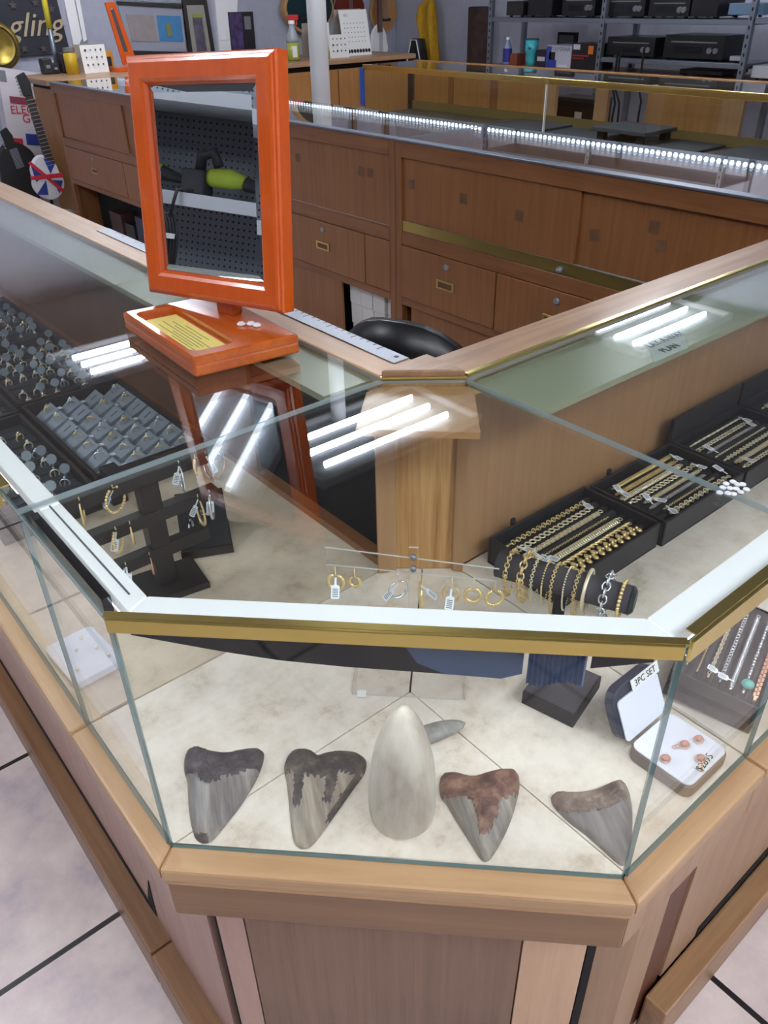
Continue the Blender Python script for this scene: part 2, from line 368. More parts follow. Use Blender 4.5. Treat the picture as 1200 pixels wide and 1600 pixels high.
# deck of laminate pieces with dark joints between
bm = bmn(); prism(bm, [(.006, .574), (.006, .349), (.349, .006), (.589, .006), (.589, .50), (.503, .574)], .60, ZL-.004); mk('deck_base', bm, M['pitch'], cc)
J = .0008
for poly in ([(.006, .3465-J), (.006, .347), (.347, .006), (.353-J, .006), (.353-J, .3465-J)],
             [(.006, .3465+J), (.353-2*J, .3465+J), (.5455, .5360), (.503, .5735), (.006, .5735)],
             [(.353+J, .006), (.589, .006), (.589, .4990), (.5470, .5350), (.353+J, .3465-J)]):
    bm = bmn(); prism(bm, poly, ZL-.004, ZL); mk('deck_panel', bm, M['deck'], cc)
# glass
T = .005
g0 = .353/math.sqrt(2)
vpane('front_glass', (.000+.002, A-.002), (A-.002, .002), ZL, ZT-.008, T, cc)
vpane('side_glass', (0, .5735), (0, A+.004), ZL, ZT-.008, T, cc)
vpane('side_glass', (A+.004, 0), (.5885, 0), ZL, ZT-.008, T, cc)
top = [(.0, .574), (.0, A), (A, .0), (.589, .0), (.589, .499), (.503, .574)]
hpane('top_glass', top, ZT-.006, ZT, cc)
# brass channel on the front edge
bm = bmn()
def ch2(o, i, z0, z1): prism(bm, [o[1], o[2], i[2], i[1]], z0, z1)
ch2(off(.340, x=-.003, y=-.003), off(.3445, x=-.001, y=-.001), ZT-.0135, ZT+.0016); mk('brass_channel', bm, M['brassdark'], cc, .0006)
bm = bmn(); prism(bm, [off(.345, x=-.003, y=-.003)[1], off(.345, x=-.003, y=-.003)[2], off(.357, x=.003, y=.003)[2], off(.357, x=.003, y=.003)[1]], ZT+.0006, ZT+.0016); mk('brass_flange', bm, M['brassdark'], cc, .0003)
bm = bmn(); box(bm, .352, -.0045, ZT-.02, .5885, -.0005, ZT+.0025); mk('brass_channel', bm, M['brass'], cc, .0006)
bm = bmn(); box(bm, .362, -.0004, ZT+.0006, .5885, .010, ZT+.0026); mk('brass_flange', bm, M['brass'], cc, .0005)
# light housings under the top, white above, lit below
HZ0, HZ1 = ZT-.028, ZT-.0095
def housing(parent, quad, name='light_housing', z0=HZ0, lit=True):
    bm = bmn(); prism(bm, quad, z0, HZ1); h = mk(name, bm, M['litwhite'], parent, .002)
    cx_ = sum(p[0] for p in quad)/4; cy_ = sum(p[1] for p in quad)/4
    q = [(cx_+(x-cx_)*.94, cy_+(y-cy_)*.94) for x, y in quad]
    if lit:
        bm = bmn(); prism(bm, q, z0-.003, z0-.0005); d = mk('diffuser', bm, M['led'], parent); d.parent = h
    return h
ho, hi = off(.374, x=.022, y=.016), off(.408, x=.045, y=.046)
e_ = .0006
h1 = housing(cc, [ho[0], (ho[1][0], ho[1][1]+e_), (hi[1][0], hi[1][1]+e_), hi[0]])
h2 = housing(cc, [ho[1], ho[2], hi[2], hi[1]])
h3 = housing(cc, [(ho[2][0]+e_, ho[2][1]), ho[3], hi[3], (hi[2][0]+e_, hi[2][1])])
bm = bmn(); tube(bm, [(.033, .574, HZ1+.0006), (.033, .375, HZ1+.0006)], .0011, 6); mk('groove', bm, M['greyink'], cc)
# dark skirt that hangs behind the front glass, uneven lower edge, with a blue ribbed sheet at its right
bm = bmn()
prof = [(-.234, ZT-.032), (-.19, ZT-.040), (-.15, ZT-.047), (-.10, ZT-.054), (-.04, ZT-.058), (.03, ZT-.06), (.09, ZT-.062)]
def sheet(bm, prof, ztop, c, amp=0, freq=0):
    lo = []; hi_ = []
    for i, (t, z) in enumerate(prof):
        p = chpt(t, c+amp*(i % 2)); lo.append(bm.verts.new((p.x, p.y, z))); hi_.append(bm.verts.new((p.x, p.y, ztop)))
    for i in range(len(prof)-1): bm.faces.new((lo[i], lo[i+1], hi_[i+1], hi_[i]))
sheet(bm, prof, ZT-.0085, .3665); mk('dark_sheeting', bm, M['sheeting'], cc)
bm = bmn(); sheet(bm, [(.01, ZT-.02), (.025, ZT-.048), (.05, ZT-.060), (.10, ZT-.062), (.118, ZT-.055)], ZT-.0085, .3655); mk('blue_sheet', bm, M['blue'], cc)
bm = bmn(); sheet(bm, [(.122+.0022*i, ZT-.066-.003*math.sin(i*.3)) for i in range(24)], ZT-.0085, .3640, .0035); mk('blue_sheet', bm, M['blue'], cc)
bm = bmn(); sheet(bm, [(.176, ZT-.045), (.20, ZT-.040), (.228, ZT-.034)], ZT-.0085, .3665); mk('dark_sheeting', bm, M['sheeting'], cc)
bm = bmn(); box(bm, .010, .385, HZ0, .019, .573, HZ1); mk('dark_sheeting', bm, M['blackgloss'], cc)
# back post where the two counters meet
bm = bmn(); prism(bm, [(.503, .5745), (.5805, .5745), (.5895, .5745), (.5895, .4995)], ZL, ZT+.001); mk('back_post', bm, M['post'], cc)
bm = bmn(); prism(bm, [(.500, .577), (.592, .4985), (.590, .4955), (.497, .5745)], ZT+.0006, ZT+.0045); mk('brass_lip', bm, M['brass'], cc, .001)
bm = bmn(); prism(bm, [(.392, .495), (.503, .384), (.5885, .480), (.5885, .495), (.497, .5725), (.472, .5725)], ZT-.019, ZT-.009); mk('soffit', bm, M['soffit'], cc, .001)
bm = bmn(); prism(bm, [(.484, .5735), (.501, .5735), (.514, .5615), (.510, .557), (.484, .570)], ZL+.001, ZT-.02); mk('slotted_strip', bm, M['postside'], cc, .001)
bm = bmn(); prism(bm, [(.578, .499), (.5885, .485), (.5885, .4975), (.580, .505)], ZL+.001, ZT-.02); mk('post_edge', bm, M['postside'], cc, .001)
bm = bmn(); prism(bm, [(.5045, .576), (.5805, .5755), (.5805, .5810), (.5045, .5810)], .1, ZT-.005); mk('back_board', bm, M['railZ'] , cc)
bm = bmn(); prism(bm, [(.503, .5775), (.579, .581), (.592, .581), (.592, .5005)], ZT+.0015, ZT+.012); mk('corner_cap', bm, M['railX'], cc, .002)

# ------------------------------------------------------------------ left counter (runs along Y)
lc = thing('display_case', 'left glass counter of ring trays under the orange mirror', 'display case', (.25, 1.9, 0), 0, 'jewelry counters around the corner case')
YE = 3.5; ys = .5765
bm = bmn(); box(bm, -.022, ys, ZL-.022, .004, YE, ZL-.0005); mk('ledge', bm, M['ledgeY'], lc, .004)
bm = bmn(); box(bm, -.016, ys, .548, .012, YE, ZL-.022); mk('fascia', bm, M['pink'], lc, .002)
bm = bmn(); box(bm, .022, ys, .10, .04, YE, .548); mk('side_panel', bm, M['pink'], lc)
bm = bmn(); box(bm, .0205, .66, .1005, .0217, YE, .122); mk('panel_gap', bm, M['pitch'], lc)
bm = bmn(); prism(bm, [(-.605, .237), (-.622, .110), (-.66, .101), (-.64, .15)], -.0217, -.0205, Matrix(((0, 0, -1, 0), (-1, 0, 0, 0), (0, 1, 0, 0), (0, 0, 0, 1)))); mk('panel_gap', bm, M['pitch'], lc)
bm = bmn(); box(bm, -.016, ys, 0, .03, YE, .10); mk('plinth', bm, M['plinth'], lc, .004)
bm = bmn(); box(bm, .041, ys, .02, .5, YE, .60); mk('carcass', bm, M['pitch'], lc)
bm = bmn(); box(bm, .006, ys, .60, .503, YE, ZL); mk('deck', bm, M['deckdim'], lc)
vpane('front_glass', (0, YE), (0, ys), ZL, ZT-.008, T, lc)
hpane('top_glass', [(0, ys), (.503, ys), (.503, YE), (0, YE)], ZT-.006, ZT, lc)
bm = bmn(); box(bm, -.0045, .63, ZT-.022, -.0005, YE, ZT+.0025); mk('brass_channel', bm, M['brassdark'], lc, .0006)
bm = bmn(); box(bm, -.0004, .63, ZT+.0006, .012, YE, ZT+.0026); mk('brass_flange', bm, M['brassdark'], lc, .0005)
housing(lc, [(.022, ys), (.022, YE), (.045, YE), (.045, ys)])
# back: rail, posts, sliding doors and the dark gap left by an open one
bm = bmn(); box(bm, .5035, ys+.006, ZT-.03, .580, YE, ZT+.001); mk('rail', bm, M['railY'], lc, .003)
bm = bmn(); box(bm, .5035, ys+.006, .05, .522, YE, ZL+.012); mk('back_board', bm, M['backY'], lc)
bm = bmn(); box(bm, .42, .60, ZT-.019, .5025, YE, ZT-.009); mk('soffit', bm, plain('greenish mirror strip', (150, 150, 126), .3), lc)
for i, (a, b) in enumerate(((.96, 1.75), (1.76, 2.6), (2.61, YE))):
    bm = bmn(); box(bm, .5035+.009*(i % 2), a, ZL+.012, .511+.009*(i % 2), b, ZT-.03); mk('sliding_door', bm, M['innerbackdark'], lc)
bm = bmn(); box(bm, .497, ys+.01, ZL+.0005, .503, 2.6, ZL+.014); mk('track', bm, M['backY'], lc)
bm = bmn(); box(bm, .575, ys+.006, .02, .580, YE, ZT-.03); mk('rear_panel', bm, M['pitch'], lc)

# ------------------------------------------------------------------ right counter (runs along X)
rc = thing('display_case', 'right glass counter of gold bracelet boxes with brass lined back rail', 'display case', (1.2, .25, 0), 0, 'jewelry counters around the corner case')
XE = 1.885; xs = .5915
bm = bmn(); box(bm, xs, -.026, ZL-.022, XE, .004, ZL-.0005); mk('ledge', bm, M['ledgeX'], rc, .004)
bm = bmn(); box(bm, xs, -.020, .548, XE, .010, ZL-.022); mk('fascia', bm, M['facewood'], rc, .002)
bm = bmn(); box(bm, xs, .014, .10, XE, .04, .548); mk('side_panel', bm, M['facewood'], rc)
bm = bmn(); box(bm, .69, .0125, .1005, XE, .0138, .128); mk('panel_gap', bm, M['pitch'], rc)
bm = bmn(); prism(bm, [(.548, -.027), (XE, -.027), (XE, .0125), (.548, .0125)], 0, .10); mk('plinth', bm, M['plinthX'], rc, .004)
bm = bmn(); box(bm, xs, .041, .02, XE, .5, .60); mk('carcass', bm, M['pitch'], rc)
bm = bmn(); box(bm, xs, .006, .60, XE, .499, ZL); mk('deck', bm, M['deck'], rc)
vpane('front_glass', (xs, 0), (XE, 0), ZL, ZT-.008, T, rc)
hpane('top_glass', [(xs, 0), (XE, 0), (XE, .499), (xs, .499)], ZT-.006, ZT, rc)
bm = bmn(); box(bm, xs, -.0045, ZT-.022, XE, -.0005, ZT+.0025); mk('brass_channel', bm, M['brass'], rc, .0006)
bm = bmn(); box(bm, xs, -.0004, ZT+.0006, XE, .010, ZT+.0026); mk('brass_flange', bm, M['brass'], rc, .0005)
housing(rc, [(xs, .016), (XE, .016), (XE, .046), (xs, .046)])
bm = bmn(); box(bm, .5945, .5010, ZT-.03, XE, .583, ZT+.001); mk('rail', bm, M['railX'], rc, .003)
bm = bmn(); box(bm, .5945, .4985, ZT+.0015, XE, .508, ZT+.0055); mk('brass_lip', bm, M['brass'], rc, .0008)
bm = bmn(); box(bm, .5945, .497, ZT-.03, XE, .5008, ZT-.009); mk('brass_strip', bm, M['brassdark'], rc, .0005)
bm = bmn(); box(bm, .605, .372, ZT-.019, XE, .4965, ZT-.009); mk('soffit', bm, plain('pale green mirror strip', (158, 162, 134), .25), rc)
for i, (a, b) in enumerate(((.5945, 1.30), (1.28, XE))):
    bm = bmn(); box(bm, a, .5015+.009*i, ZL, b, .509+.009*i, ZT-.03); mk('sliding_door', bm, M['innerback'], rc)
bm = bmn(); box(bm, .5945, .56, .02, XE, .583, ZT-.03); mk('rear_panel', bm, M['backX'], rc)
# ------------------------------------------------------------------ orange counter mirror
mb = thing('counter_mirror', 'orange lacquered wooden frame mirror standing on the left glass counter', 'mirror', (.395, .87, ZT))
bq = [Vector(p) for p in ((.309, .753), (.472, .730), (.483, .982), (.320, 1.005))]
def bp(u, v): # base coordinates in metres: u across, v along
    e1 = (bq[1]-bq[0]).normalized(); e2 = (bq[3]-bq[0]).normalized(); p = bq[0]+e1*u+e2*v; return (p.x, p.y)
def bpoly(u0, u1, v0, v1): return [bp(u0, v0), bp(u1, v0), bp(u1, v1), bp(u0, v1)]
BZ0, BZ1 = ZT+.0008, 1.0
bm = bmn(); prism(bm, bpoly(0, .165, 0, .254), BZ0, BZ1-.011)
mk('base', bm, M['mirrorbase'], mb, .004)
bm = bmn()
U0, U1, V0, V1 = .012, .078, .024, .236
def ringpts(c0, c1, v0, v1, r, n=5):
    out = []
    for cx_, cy_, a0 in ((c1-r, v1-r, 0), (c0+r, v1-r, 90), (c0+r, v0+r, 180), (c1-r, v0+r, 270)):
        for k in range(n+1):
            a = math.radians(a0+90*k/n); out.append((cx_+r*math.cos(a), cy_+r*math.sin(a)))
    return out
o_ = ringpts(0, .165, 0, .254, .004); i_ = ringpts(U0, U1, V0, V1, .014)
to = [bm.verts.new((*bp(*p), BZ1-.002)) for p in o_]; bo = [bm.verts.new((*bp(*p), BZ1-.0115)) for p in o_]
o2 = ringpts(.004, .161, .004, .250, .004); t2 = [bm.verts.new((*bp(*p), BZ1)) for p in o2]
ti = [bm.verts.new((*bp(*p), BZ1)) for p in i_]; bi = [bm.verts.new((*bp(*p), BZ1-.0112)) for p in i_]
n_ = len(to)
for k in range(n_):
    l = (k+1) % n_
    bm.faces.new((bo[k], bo[l], to[l], to[k])); bm.faces.new((to[k], to[l], t2[l], t2[k])); bm.faces.new((t2[k], t2[l], ti[l], ti[k])); bm.faces.new((ti[k], ti[l], bi[l], bi[k]))
mk('tray_rim', bm, M['mirrorbase'], mb)
# post
MC = Vector((.446, .905, 1.188)); my, mt, mr = -2.85, .147, .049
MN = Vector((math.cos(my)*math.cos(mt), math.sin(my)*math.cos(mt), math.sin(mt)))
rt = -(MN.cross(Vector((0, 0, 1)))).normalized(); up = MN.cross(rt)
if up.z < 0: up = -up
ra = math.cos(mr)*rt+math.sin(mr)*up; ub = -math.sin(mr)*rt+math.cos(mr)*up
MF = frame(MC, ra, ub)
MW, MH = .287, .339
bm = bmn(); cbox(bm, (.448, .886, 1.035), (.022, .036, .072), Matrix.Rotation(my+PI, 3, 'Z')); mk('post', bm, M['mirrorbase'], mb, .003)
def framebm(w, h, prof):
    bm = bmn(); rings = []
    for d, n in prof:
        a, b = w/2-d, h/2-d
        rings.append([bm.verts.new(MF @ Vector(p)) for p in ((-a, -b, n), (a, -b, n), (a, b, n), (-a, b, n))])
    for A_, B_ in zip(rings, rings[1:]+rings[:1]):
        for k in range(4): bm.faces.new((A_[k], A_[(k+1) % 4], B_[(k+1) % 4], B_[k]))
    return bm
mk('frame', framebm(MW, MH, [(0, -.020), (0, .001), (.002, .004), (.005, .005), (.006, .0075), (.010, .009), (.030, .009), (.035, .006), (.039, .0005), (.039, -.020)]), M['mirrorwood'], mb)
mg, nt, p = new('silvered glass'); p.inputs['Metallic'].default_value = 1; p.inputs['Roughness'].default_value = .005; p.inputs['Base Color'].default_value = (.72, .76, .78, 1)
bm = bmn(); w, h = MW/2-.0395, MH/2-.0395
vo = [bm.verts.new(MF @ Vector(q)) for q in ((-w, -h, -.0012), (w, -h, -.0012), (w, h, -.0012), (-w, h, -.0012))]
w -= .009; h -= .009
vi = [bm.verts.new(MF @ Vector(q)) for q in ((-w, -h, 0), (w, -h, 0), (w, h, 0), (-w, h, 0))]
bm.faces.new(vi)
for k in range(4): bm.faces.new((vo[k], vo[(k+1) % 4], vi[(k+1) % 4], vi[k]))
mk('mirror_glass', bm, mg, mb)
bm = bmn(); w, h = MW/2-.03, MH/2-.03; box(bm, -w, -h, -.020, w, h, -.012, MF); mk('back_board', bm, M['darkwood'], mb)
# yellow card in the recess
ycard = plain('yellow card', (238, 226, 130), .5)
bm = bmn(); prism(bm, bpoly(.017, .073, .034, .220), BZ1-.0108, BZ1-.0100); yc = mk('paper_card', bm, [ycard], None)
tag(yc, 'pale yellow printed card lying in the recess of the orange mirror base', 'card')
bm = bmn()
for u, v0, v1 in ((.026, .05, .13), (.031, .07, .19), (.036, .06, .15), (.042, .06, .20), (.048, .05, .17), (.054, .09, .19), (.061, .08, .16)):
    prism(bm, bpoly(u, u+.0016, v0, v1), BZ1-.0099, BZ1-.0097)
lines = mk('print', bm, plain('faded print', (150, 150, 96), .6)); lines.parent = yc
cl_ = thing('clear_bumper', 'clear plastic bumper pads on the mirror base beside its post', 'bumper pads', (.45, .845, 1.0))
bm = bmn()
for u, v in ((.118, .085), (.130, .078), (.134, .066)):
    q = bp(u, v); lathe(bm, [(.006, 0), (.007, .002), (.004, .0045)], (q[0], q[1], BZ1+.0004), 10)
mk('pads', bm, M['tag'], cl_, smooth=True)

# ruler on the left rail
ru = thing('metal_ruler', 'long aluminium ruler with a hole lying on the left wooden rail', 'ruler', (.56, 1.1, ZT))
bm = bmn(); box(bm, .548, .603, ZT+.0015, .577, 1.66, ZT+.003); mk('blade', bm, M['steel'], ru, .0004)
bm = bmn(); lathe(bm, [(.004, 0), (.004, .0002)], (.566, .618, ZT+.0031), 12); mk('hang_hole', bm, M['ink'], ru); bm = bmn()
for k in range(60):
    y = .66+k*.016; box(bm, .570 if k % 4 else .564, y, ZT+.0031, .5765, y+.0016, ZT+.0033)
mk('markings', bm, M['ink'], ru)

# layaway card under the right glass, bumper dots on it
q = [uz(*p, ZT-.0085) for p in ((1003, 520), (1058, 499), (1075, 543), (1022, 566))]
bm = bmn(); prism(bm, [(p.x, p.y) for p in q], ZT-.0088, ZT-.0082); lay = mk('sign_card', bm, plain('pale card', (206, 214, 208), .5))
tag(lay, 'small card lettered use our layaway plan under the right counter glass', 'sign')
ctr = sum(q, Vector())/4; rv = (q[1]-q[0]).normalized(); uv = (q[0]-q[3]).normalized()
wd, ht = (q[1]-q[0]).length, (q[0]-q[3]).length
for k, s in enumerate(('USE OUR', 'LAY-A-WAY', 'PLAN')):
    text('lettering', s, .021, M['ink'], frame(ctr+uv*(.30-.30*k)*ht+Vector((0, 0, .0008)), rv, uv), lay, xs=.8)
ds = thing('bumper_sheet', 'cluster of round white bumper dots stuck on the right counter glass', 'bumper pads', (.593, .10, ZT))
for k, (px, py) in enumerate(((1134, 757), (1145, 754), (1152, 758), (1129, 763), (1140, 764), (1150, 765), (1160, 758), (1124, 771), (1137, 772), (1146, 773), (1157, 770), (1166, 766))):
    p = uz(px, py, ZT); bm = bmn(); lathe(bm, [(.0036, 0), (.0036, .0012), (.0025, .002)], (p.x, p.y, ZT+.0004), 12); mk('dot', bm, M['tag'], ds, smooth=True)

# ------------------------------------------------------------------ fossil teeth, drawn as outlines on the deck and swelled
def pip(p, poly):
    x, y = p; c = False; n = len(poly)
    for i in range(n):
        x1, y1 = poly[i]; x2, y2 = poly[i-1]
        if (y1 > y) != (y2 > y) and x < (x2-x1)*(y-y1)/(y2-y1)+x1: c = not c
    return c
def ramp(name, c1, c2, c3, sc, stretch=None, rough=.55, bump=.25):
    m, nt, p = new(name); N = nt.nodes.new; L = nt.links.new
    tc = N('ShaderNodeTexCoord'); mp = N('ShaderNodeMapping'); mp.inputs['Scale'].default_value = stretch or (1, 1, 1)
    n = N('ShaderNodeTexNoise'); n.inputs['Scale'].default_value = sc; n.inputs['Detail'].default_value = 8; n.inputs['Roughness'].default_value = .6
    m0 = N('ShaderNodeMapping'); m0.inputs['Rotation'].default_value = (0, 0, math.radians(-65 if stretch else 0)); L(tc.outputs['Object'], m0.inputs['Vector']); L(m0.outputs['Vector'], mp.inputs['Vector']); L(mp.outputs['Vector'], n.inputs['Vector'])
    r = N('ShaderNodeValToRGB'); e = r.color_ramp.elements; e[0].position = .3; e[0].color = lin(c1); e[1].position = .68; e[1].color = lin(c3); x = e.new(.5); x.color = lin(c2)
    L(n.outputs['Fac'], r.inputs['Fac']); L(r.outputs['Color'], p.inputs['Base Color']); p.inputs['Roughness'].default_value = rough
    b = N('ShaderNodeBump'); b.inputs['Strength'].default_value = bump; b.inputs['Distance'].default_value = .002; L(n.outputs['Fac'], b.inputs['Height']); L(b.outputs['Normal'], p.inputs['Normal'])
    return m
def tooth(label, org, sc, outline, tip, split, patches, cr, rr, H=.019, sh=.003):
    # outline, tip, split (where root ends, as y over x) and patches are in the measured crop's units
    def W(p): return uz(org[0]+p[0]/sc, org[1]+p[1]/sc, ZL+.0025)+Vector((sh, sh, 0))
    dense = []
    for i in range(len(outline)):
        a, b = outline[i], outline[(i+1) % len(outline)]
        for k in range(4): dense.append((a[0]+(b[0]-a[0])*k/4, a[1]+(b[1]-a[1])*k/4))
    # smooth
    for _ in range(2): dense = [((dense[i-1][0]+2*dense[i][0]+dense[(i+1) % len(dense)][0])/4, (dense[i-1][1]+2*dense[i][1]+dense[(i+1) % len(dense)][1])/4) for i in range(len(dense))]
    cx_ = sum(p[0] for p in outline)/len(outline); cy_ = sum(p[1] for p in outline)/len(outline)
    c0 = (cx_*.9+tip[0]*.1, cy_*.97+tip[1]*.03)
    top_y = min(p[1] for p in outline); L_ = tip[1]-top_y
    n = 22
    def ysplit(x):
        for (xa, ya), (xb, yb) in zip(split, split[1:]):
            if xa <= x <= xb: return ya+(yb-ya)*(x-xa)/(xb-xa+1e-6)
        return split[0][1] if x < split[0][0] else split[-1][1]
    bms = [bmn(), bmn()]
    pos = {}
    D = len(dense)
    def pt(k, i):
        s = k/n; d = dense[i % D]; return (c0[0]+(d[0]-c0[0])*s, c0[1]+(d[1]-c0[1])*s)
    def z(k, p):
        s = k/n; f = max(0, 1-s**2.6)**.55
        u = (tip[1]-p[1])/L_; th = H*(.34+.66*min(1, max(0, u)*1.15))
        q = noise.noise(Vector((p[0]*.02, p[1]*.02, 3)))*.06+noise.noise(Vector((p[0]*.07, p[1]*.07, 9)))*.03
        isroot = p[1] < ysplit(p[0])
        rd_ = .10*math.exp(-((p[0]-c0[0]-(tip[0]-c0[0])*max(0, min(1, (p[1]-c0[1])/(tip[1]-c0[1]+1e-6))))/18)**2) if not isroot else noise.noise(Vector((p[0]*.05, p[1]*.16, 5)))*.14
        return ZL+.0012+th*f*(1+q+rd_)*(1.12 if isroot else .90)
    cach = [{}, {}]
    def vert(w, k, i):
        key = (k, i % D if k else 0)
        if key not in cach[w]:
            p = pt(k, i); q = W(p); cach[w][key] = bms[w].verts.new((q.x, q.y, z(k, p)))
        return cach[w][key]
    lo = None
    for k in range(n):
        for i in range(D):
            a = pt(k+.5, i); p = ((pt(k, i)[0]+pt(k+1, i+1)[0])/2, (pt(k, i)[1]+pt(k+1, i+1)[1])/2)
            jit = noise.noise(Vector((p[0]*.09, p[1]*.09, 1)))*9
            root = p[1]+jit < ysplit(p[0]) or any(pip((p[0]+jit*.6, p[1]+jit*.3), q) for q in patches)
            w = 1 if root else 0
            if k == 0: bms[w].faces.new((vert(w, 0, 0), vert(w, 1, i), vert(w, 1, i+1)))
            else: bms[w].faces.new((vert(w, k, i), vert(w, k+1, i), vert(w, k+1, i+1), vert(w, k, i+1)))
    # flat underside closes the crown mesh
    bot = [bms[0].verts.new((W(d).x, W(d).y, ZL+.0008)) for d in dense]; bms[0].faces.new(bot)
    c = W(c0); t = thing('fossil_tooth', label, 'fossil tooth', (c.x, c.y, ZL), 0, 'fossil shark teeth on the case floor')
    for w, nm, mm in ((0, 'crown', cr), (1, 'root', rr)): mk(nm, bms[w], mm, t, smooth=True)
    return t
K1 = (160, 1020), 2.5
tooth('grey fossil shark tooth with black root, leftmost in the corner case', *K1,
      [(308, 455), (312, 430), (325, 405), (345, 394), (365, 393), (400, 406), (440, 418), (500, 418), (560, 403), (610, 399), (626, 412), (622, 450), (608, 490), (590, 530), (560, 580), (520, 640), (470, 700), (430, 752), (405, 771), (378, 772), (352, 755), (336, 700), (328, 640), (324, 570), (323, 530), (310, 490)], (390, 772),
      [(300, 505), (335, 518), (358, 515), (380, 548), (405, 562), (430, 556), (480, 538), (520, 524), (560, 508), (612, 488)], [[(350, 735), (405, 735), (410, 790), (350, 790)]],
      ramp('grey enamel', (80, 75, 76), (122, 114, 110), (158, 147, 140), 30, (.25, 3, 1), .35), ramp('black root', (34, 29, 33), (60, 52, 56), (92, 84, 86), 60, None, .6, .7), sh=.0066)
tooth('second fossil shark tooth from the case left, black root dripping down pale crown', *K1,
      [(703, 465), (715, 430), (745, 403), (790, 402), (820, 416), (840, 434), (870, 418), (930, 410), (985, 414), (1025, 435), (1030, 462), (1020, 500), (985, 545), (940, 610), (890, 680), (850, 735), (810, 785), (775, 796), (745, 780), (733, 730), (725, 650), (718, 570), (712, 520), (705, 490)], (775, 796),
      [(700, 500), (725, 508), (750, 516), (790, 530), (820, 542), (850, 542), (880, 528), (920, 518), (985, 520), (1035, 498)],
      [[(745, 505), (785, 505), (780, 570), (768, 642), (742, 642), (740, 600)], [(872, 520), (918, 515), (905, 580), (880, 632), (858, 625), (865, 580)], [(985, 520), (1020, 505), (940, 620), (890, 690), (862, 695), (915, 610)]],
      ramp('pale worn enamel', (104, 94, 84), (146, 132, 116), (178, 164, 146), 36, (.25, 3, 1), .4), ramp('charcoal root', (36, 31, 30), (68, 58, 53), (110, 96, 80), 60, None, .6, .8), sh=.0066)
K2 = (540, 1020), 2.4
tooth('fossil shark tooth with rusty brown root just right of the white cone', *K2,
      [(352, 490), (360, 466), (400, 462), (450, 478), (490, 478), (530, 465), (580, 452), (630, 447), (650, 465), (655, 510), (645, 560), (625, 630), (600, 690), (565, 755), (540, 790), (522, 797), (505, 785), (475, 735), (440, 680), (405, 625), (380, 580), (356, 555), (350, 520)], (522, 797),
      [(340, 556), (380, 568), (430, 578), (470, 586), (490, 640), (500, 700), (515, 712), (535, 700), (568, 640), (575, 592), (620, 568), (660, 540)], [],
      ramp('tan grey enamel', (98, 90, 82), (130, 120, 110), (160, 150, 138), 36, (.25, 3, 1), .4), ramp('rust root', (58, 40, 34), (108, 72, 58), (150, 116, 92), 50, None, .6, .8))
tooth('fossil shark tooth with mottled brown root by the right glass corner', *K2,
      [(770, 550), (785, 536), (830, 543), (880, 540), (940, 530), (1000, 500), (1035, 490), (1055, 510), (1070, 545), (1078, 590), (1080, 640), (1078, 700), (1070, 760), (1056, 800), (1040, 812), (1015, 795), (960, 745), (900, 690), (850, 655), (805, 615), (776, 580)], (1045, 812),
      [(760, 585), (800, 608), (850, 625), (900, 632), (960, 628), (1010, 604), (1040, 584), (1090, 572)], [],
      ramp('dull grey enamel', (94, 86, 82), (118, 108, 103), (142, 132, 124), 30, (.3, 3, 1), .4), ramp('mottled root', (70, 52, 48), (118, 98, 86), (158, 138, 120), 40, None, .6, .8))
# whale tooth cone and the small tooth behind it
wt = thing('whale_tooth', 'tall smooth white fossil tooth cone standing upright among the dark teeth', 'fossil tooth', (.224, .214, ZL))
bm = bmn(); prof = [(1.0, 0), (1.0, .004), (1.03, .06), (1.04, .16), (1.02, .28), (.99, .40), (.93, .52), (.84, .63), (.72, .73), (.58, .82), (.44, .89), (.31, .94), (.19, .975), (.09, .995), (.01, 1.0)]
vs = lathe(bm, [(r*.0365, z*.163) for r, z in prof], (0, 0, 0), 40)
for v in bm.verts:
    h = v.co.z/.163; a = math.atan2(v.co.y, v.co.x)
    k = 1+.03*noise.noise(Vector((math.cos(a), math.sin(a), h*3)))-.07*math.exp(-((h-.6)/.1)**2-((a+2.2)/.35)**2)-.05*math.exp(-((h-.85)/.09)**2-((a+2.6)/.4)**2)
    v.co.x *= k; v.co.y *= k; v.co.x += .006*h*h+.224; v.co.y += .003*h*h+.214; v.co.z += ZL+.0008
mk('cone', bm, ramp('ivory dentine', (160, 142, 128), (204, 194, 178), (224, 216, 202), 9, (2, 2, .6), .5, .25), wt, smooth=True)
bpy.data.objects['cone'].data.polygons[-2].use_smooth = False; bpy.data.objects['cone'].modifiers.new('edge', 'EDGE_SPLIT').split_angle = math.radians(50)
st = thing('small_tooth', 'small slender grey tooth lying behind the tall white cone', 'fossil tooth', (.34, .262, ZL))
a, b = uz(662, 1150, ZL+.008), uz(727, 1130, ZL+.008); bm = bmn(); n = 12
tube(bm, [a.lerp(b, k/n)+Vector((0, 0, .002*math.sin(PI*k/n))) for k in range(n+1)], [.0125*(1-(k/n)**2.5)**.7+.0012 for k in range(n+1)], 14)
for v in bm.verts: v.co.z = max(v.co.z*.7+(ZL+.008)*.3, ZL+.0006)
mk('crown', bm, ramp('grey small enamel', (120, 116, 112), (146, 142, 136), (168, 162, 154), 60), st, smooth=True)
bm = bmn(); d = (b-a).normalized(); tube(bm, [a-d*.008, a-d*.0005], [.008, .0128], 12); mk('root', bm, ramp('brown small root', (70, 60, 56), (96, 84, 76), (120, 108, 98), 60), st, smooth=True)

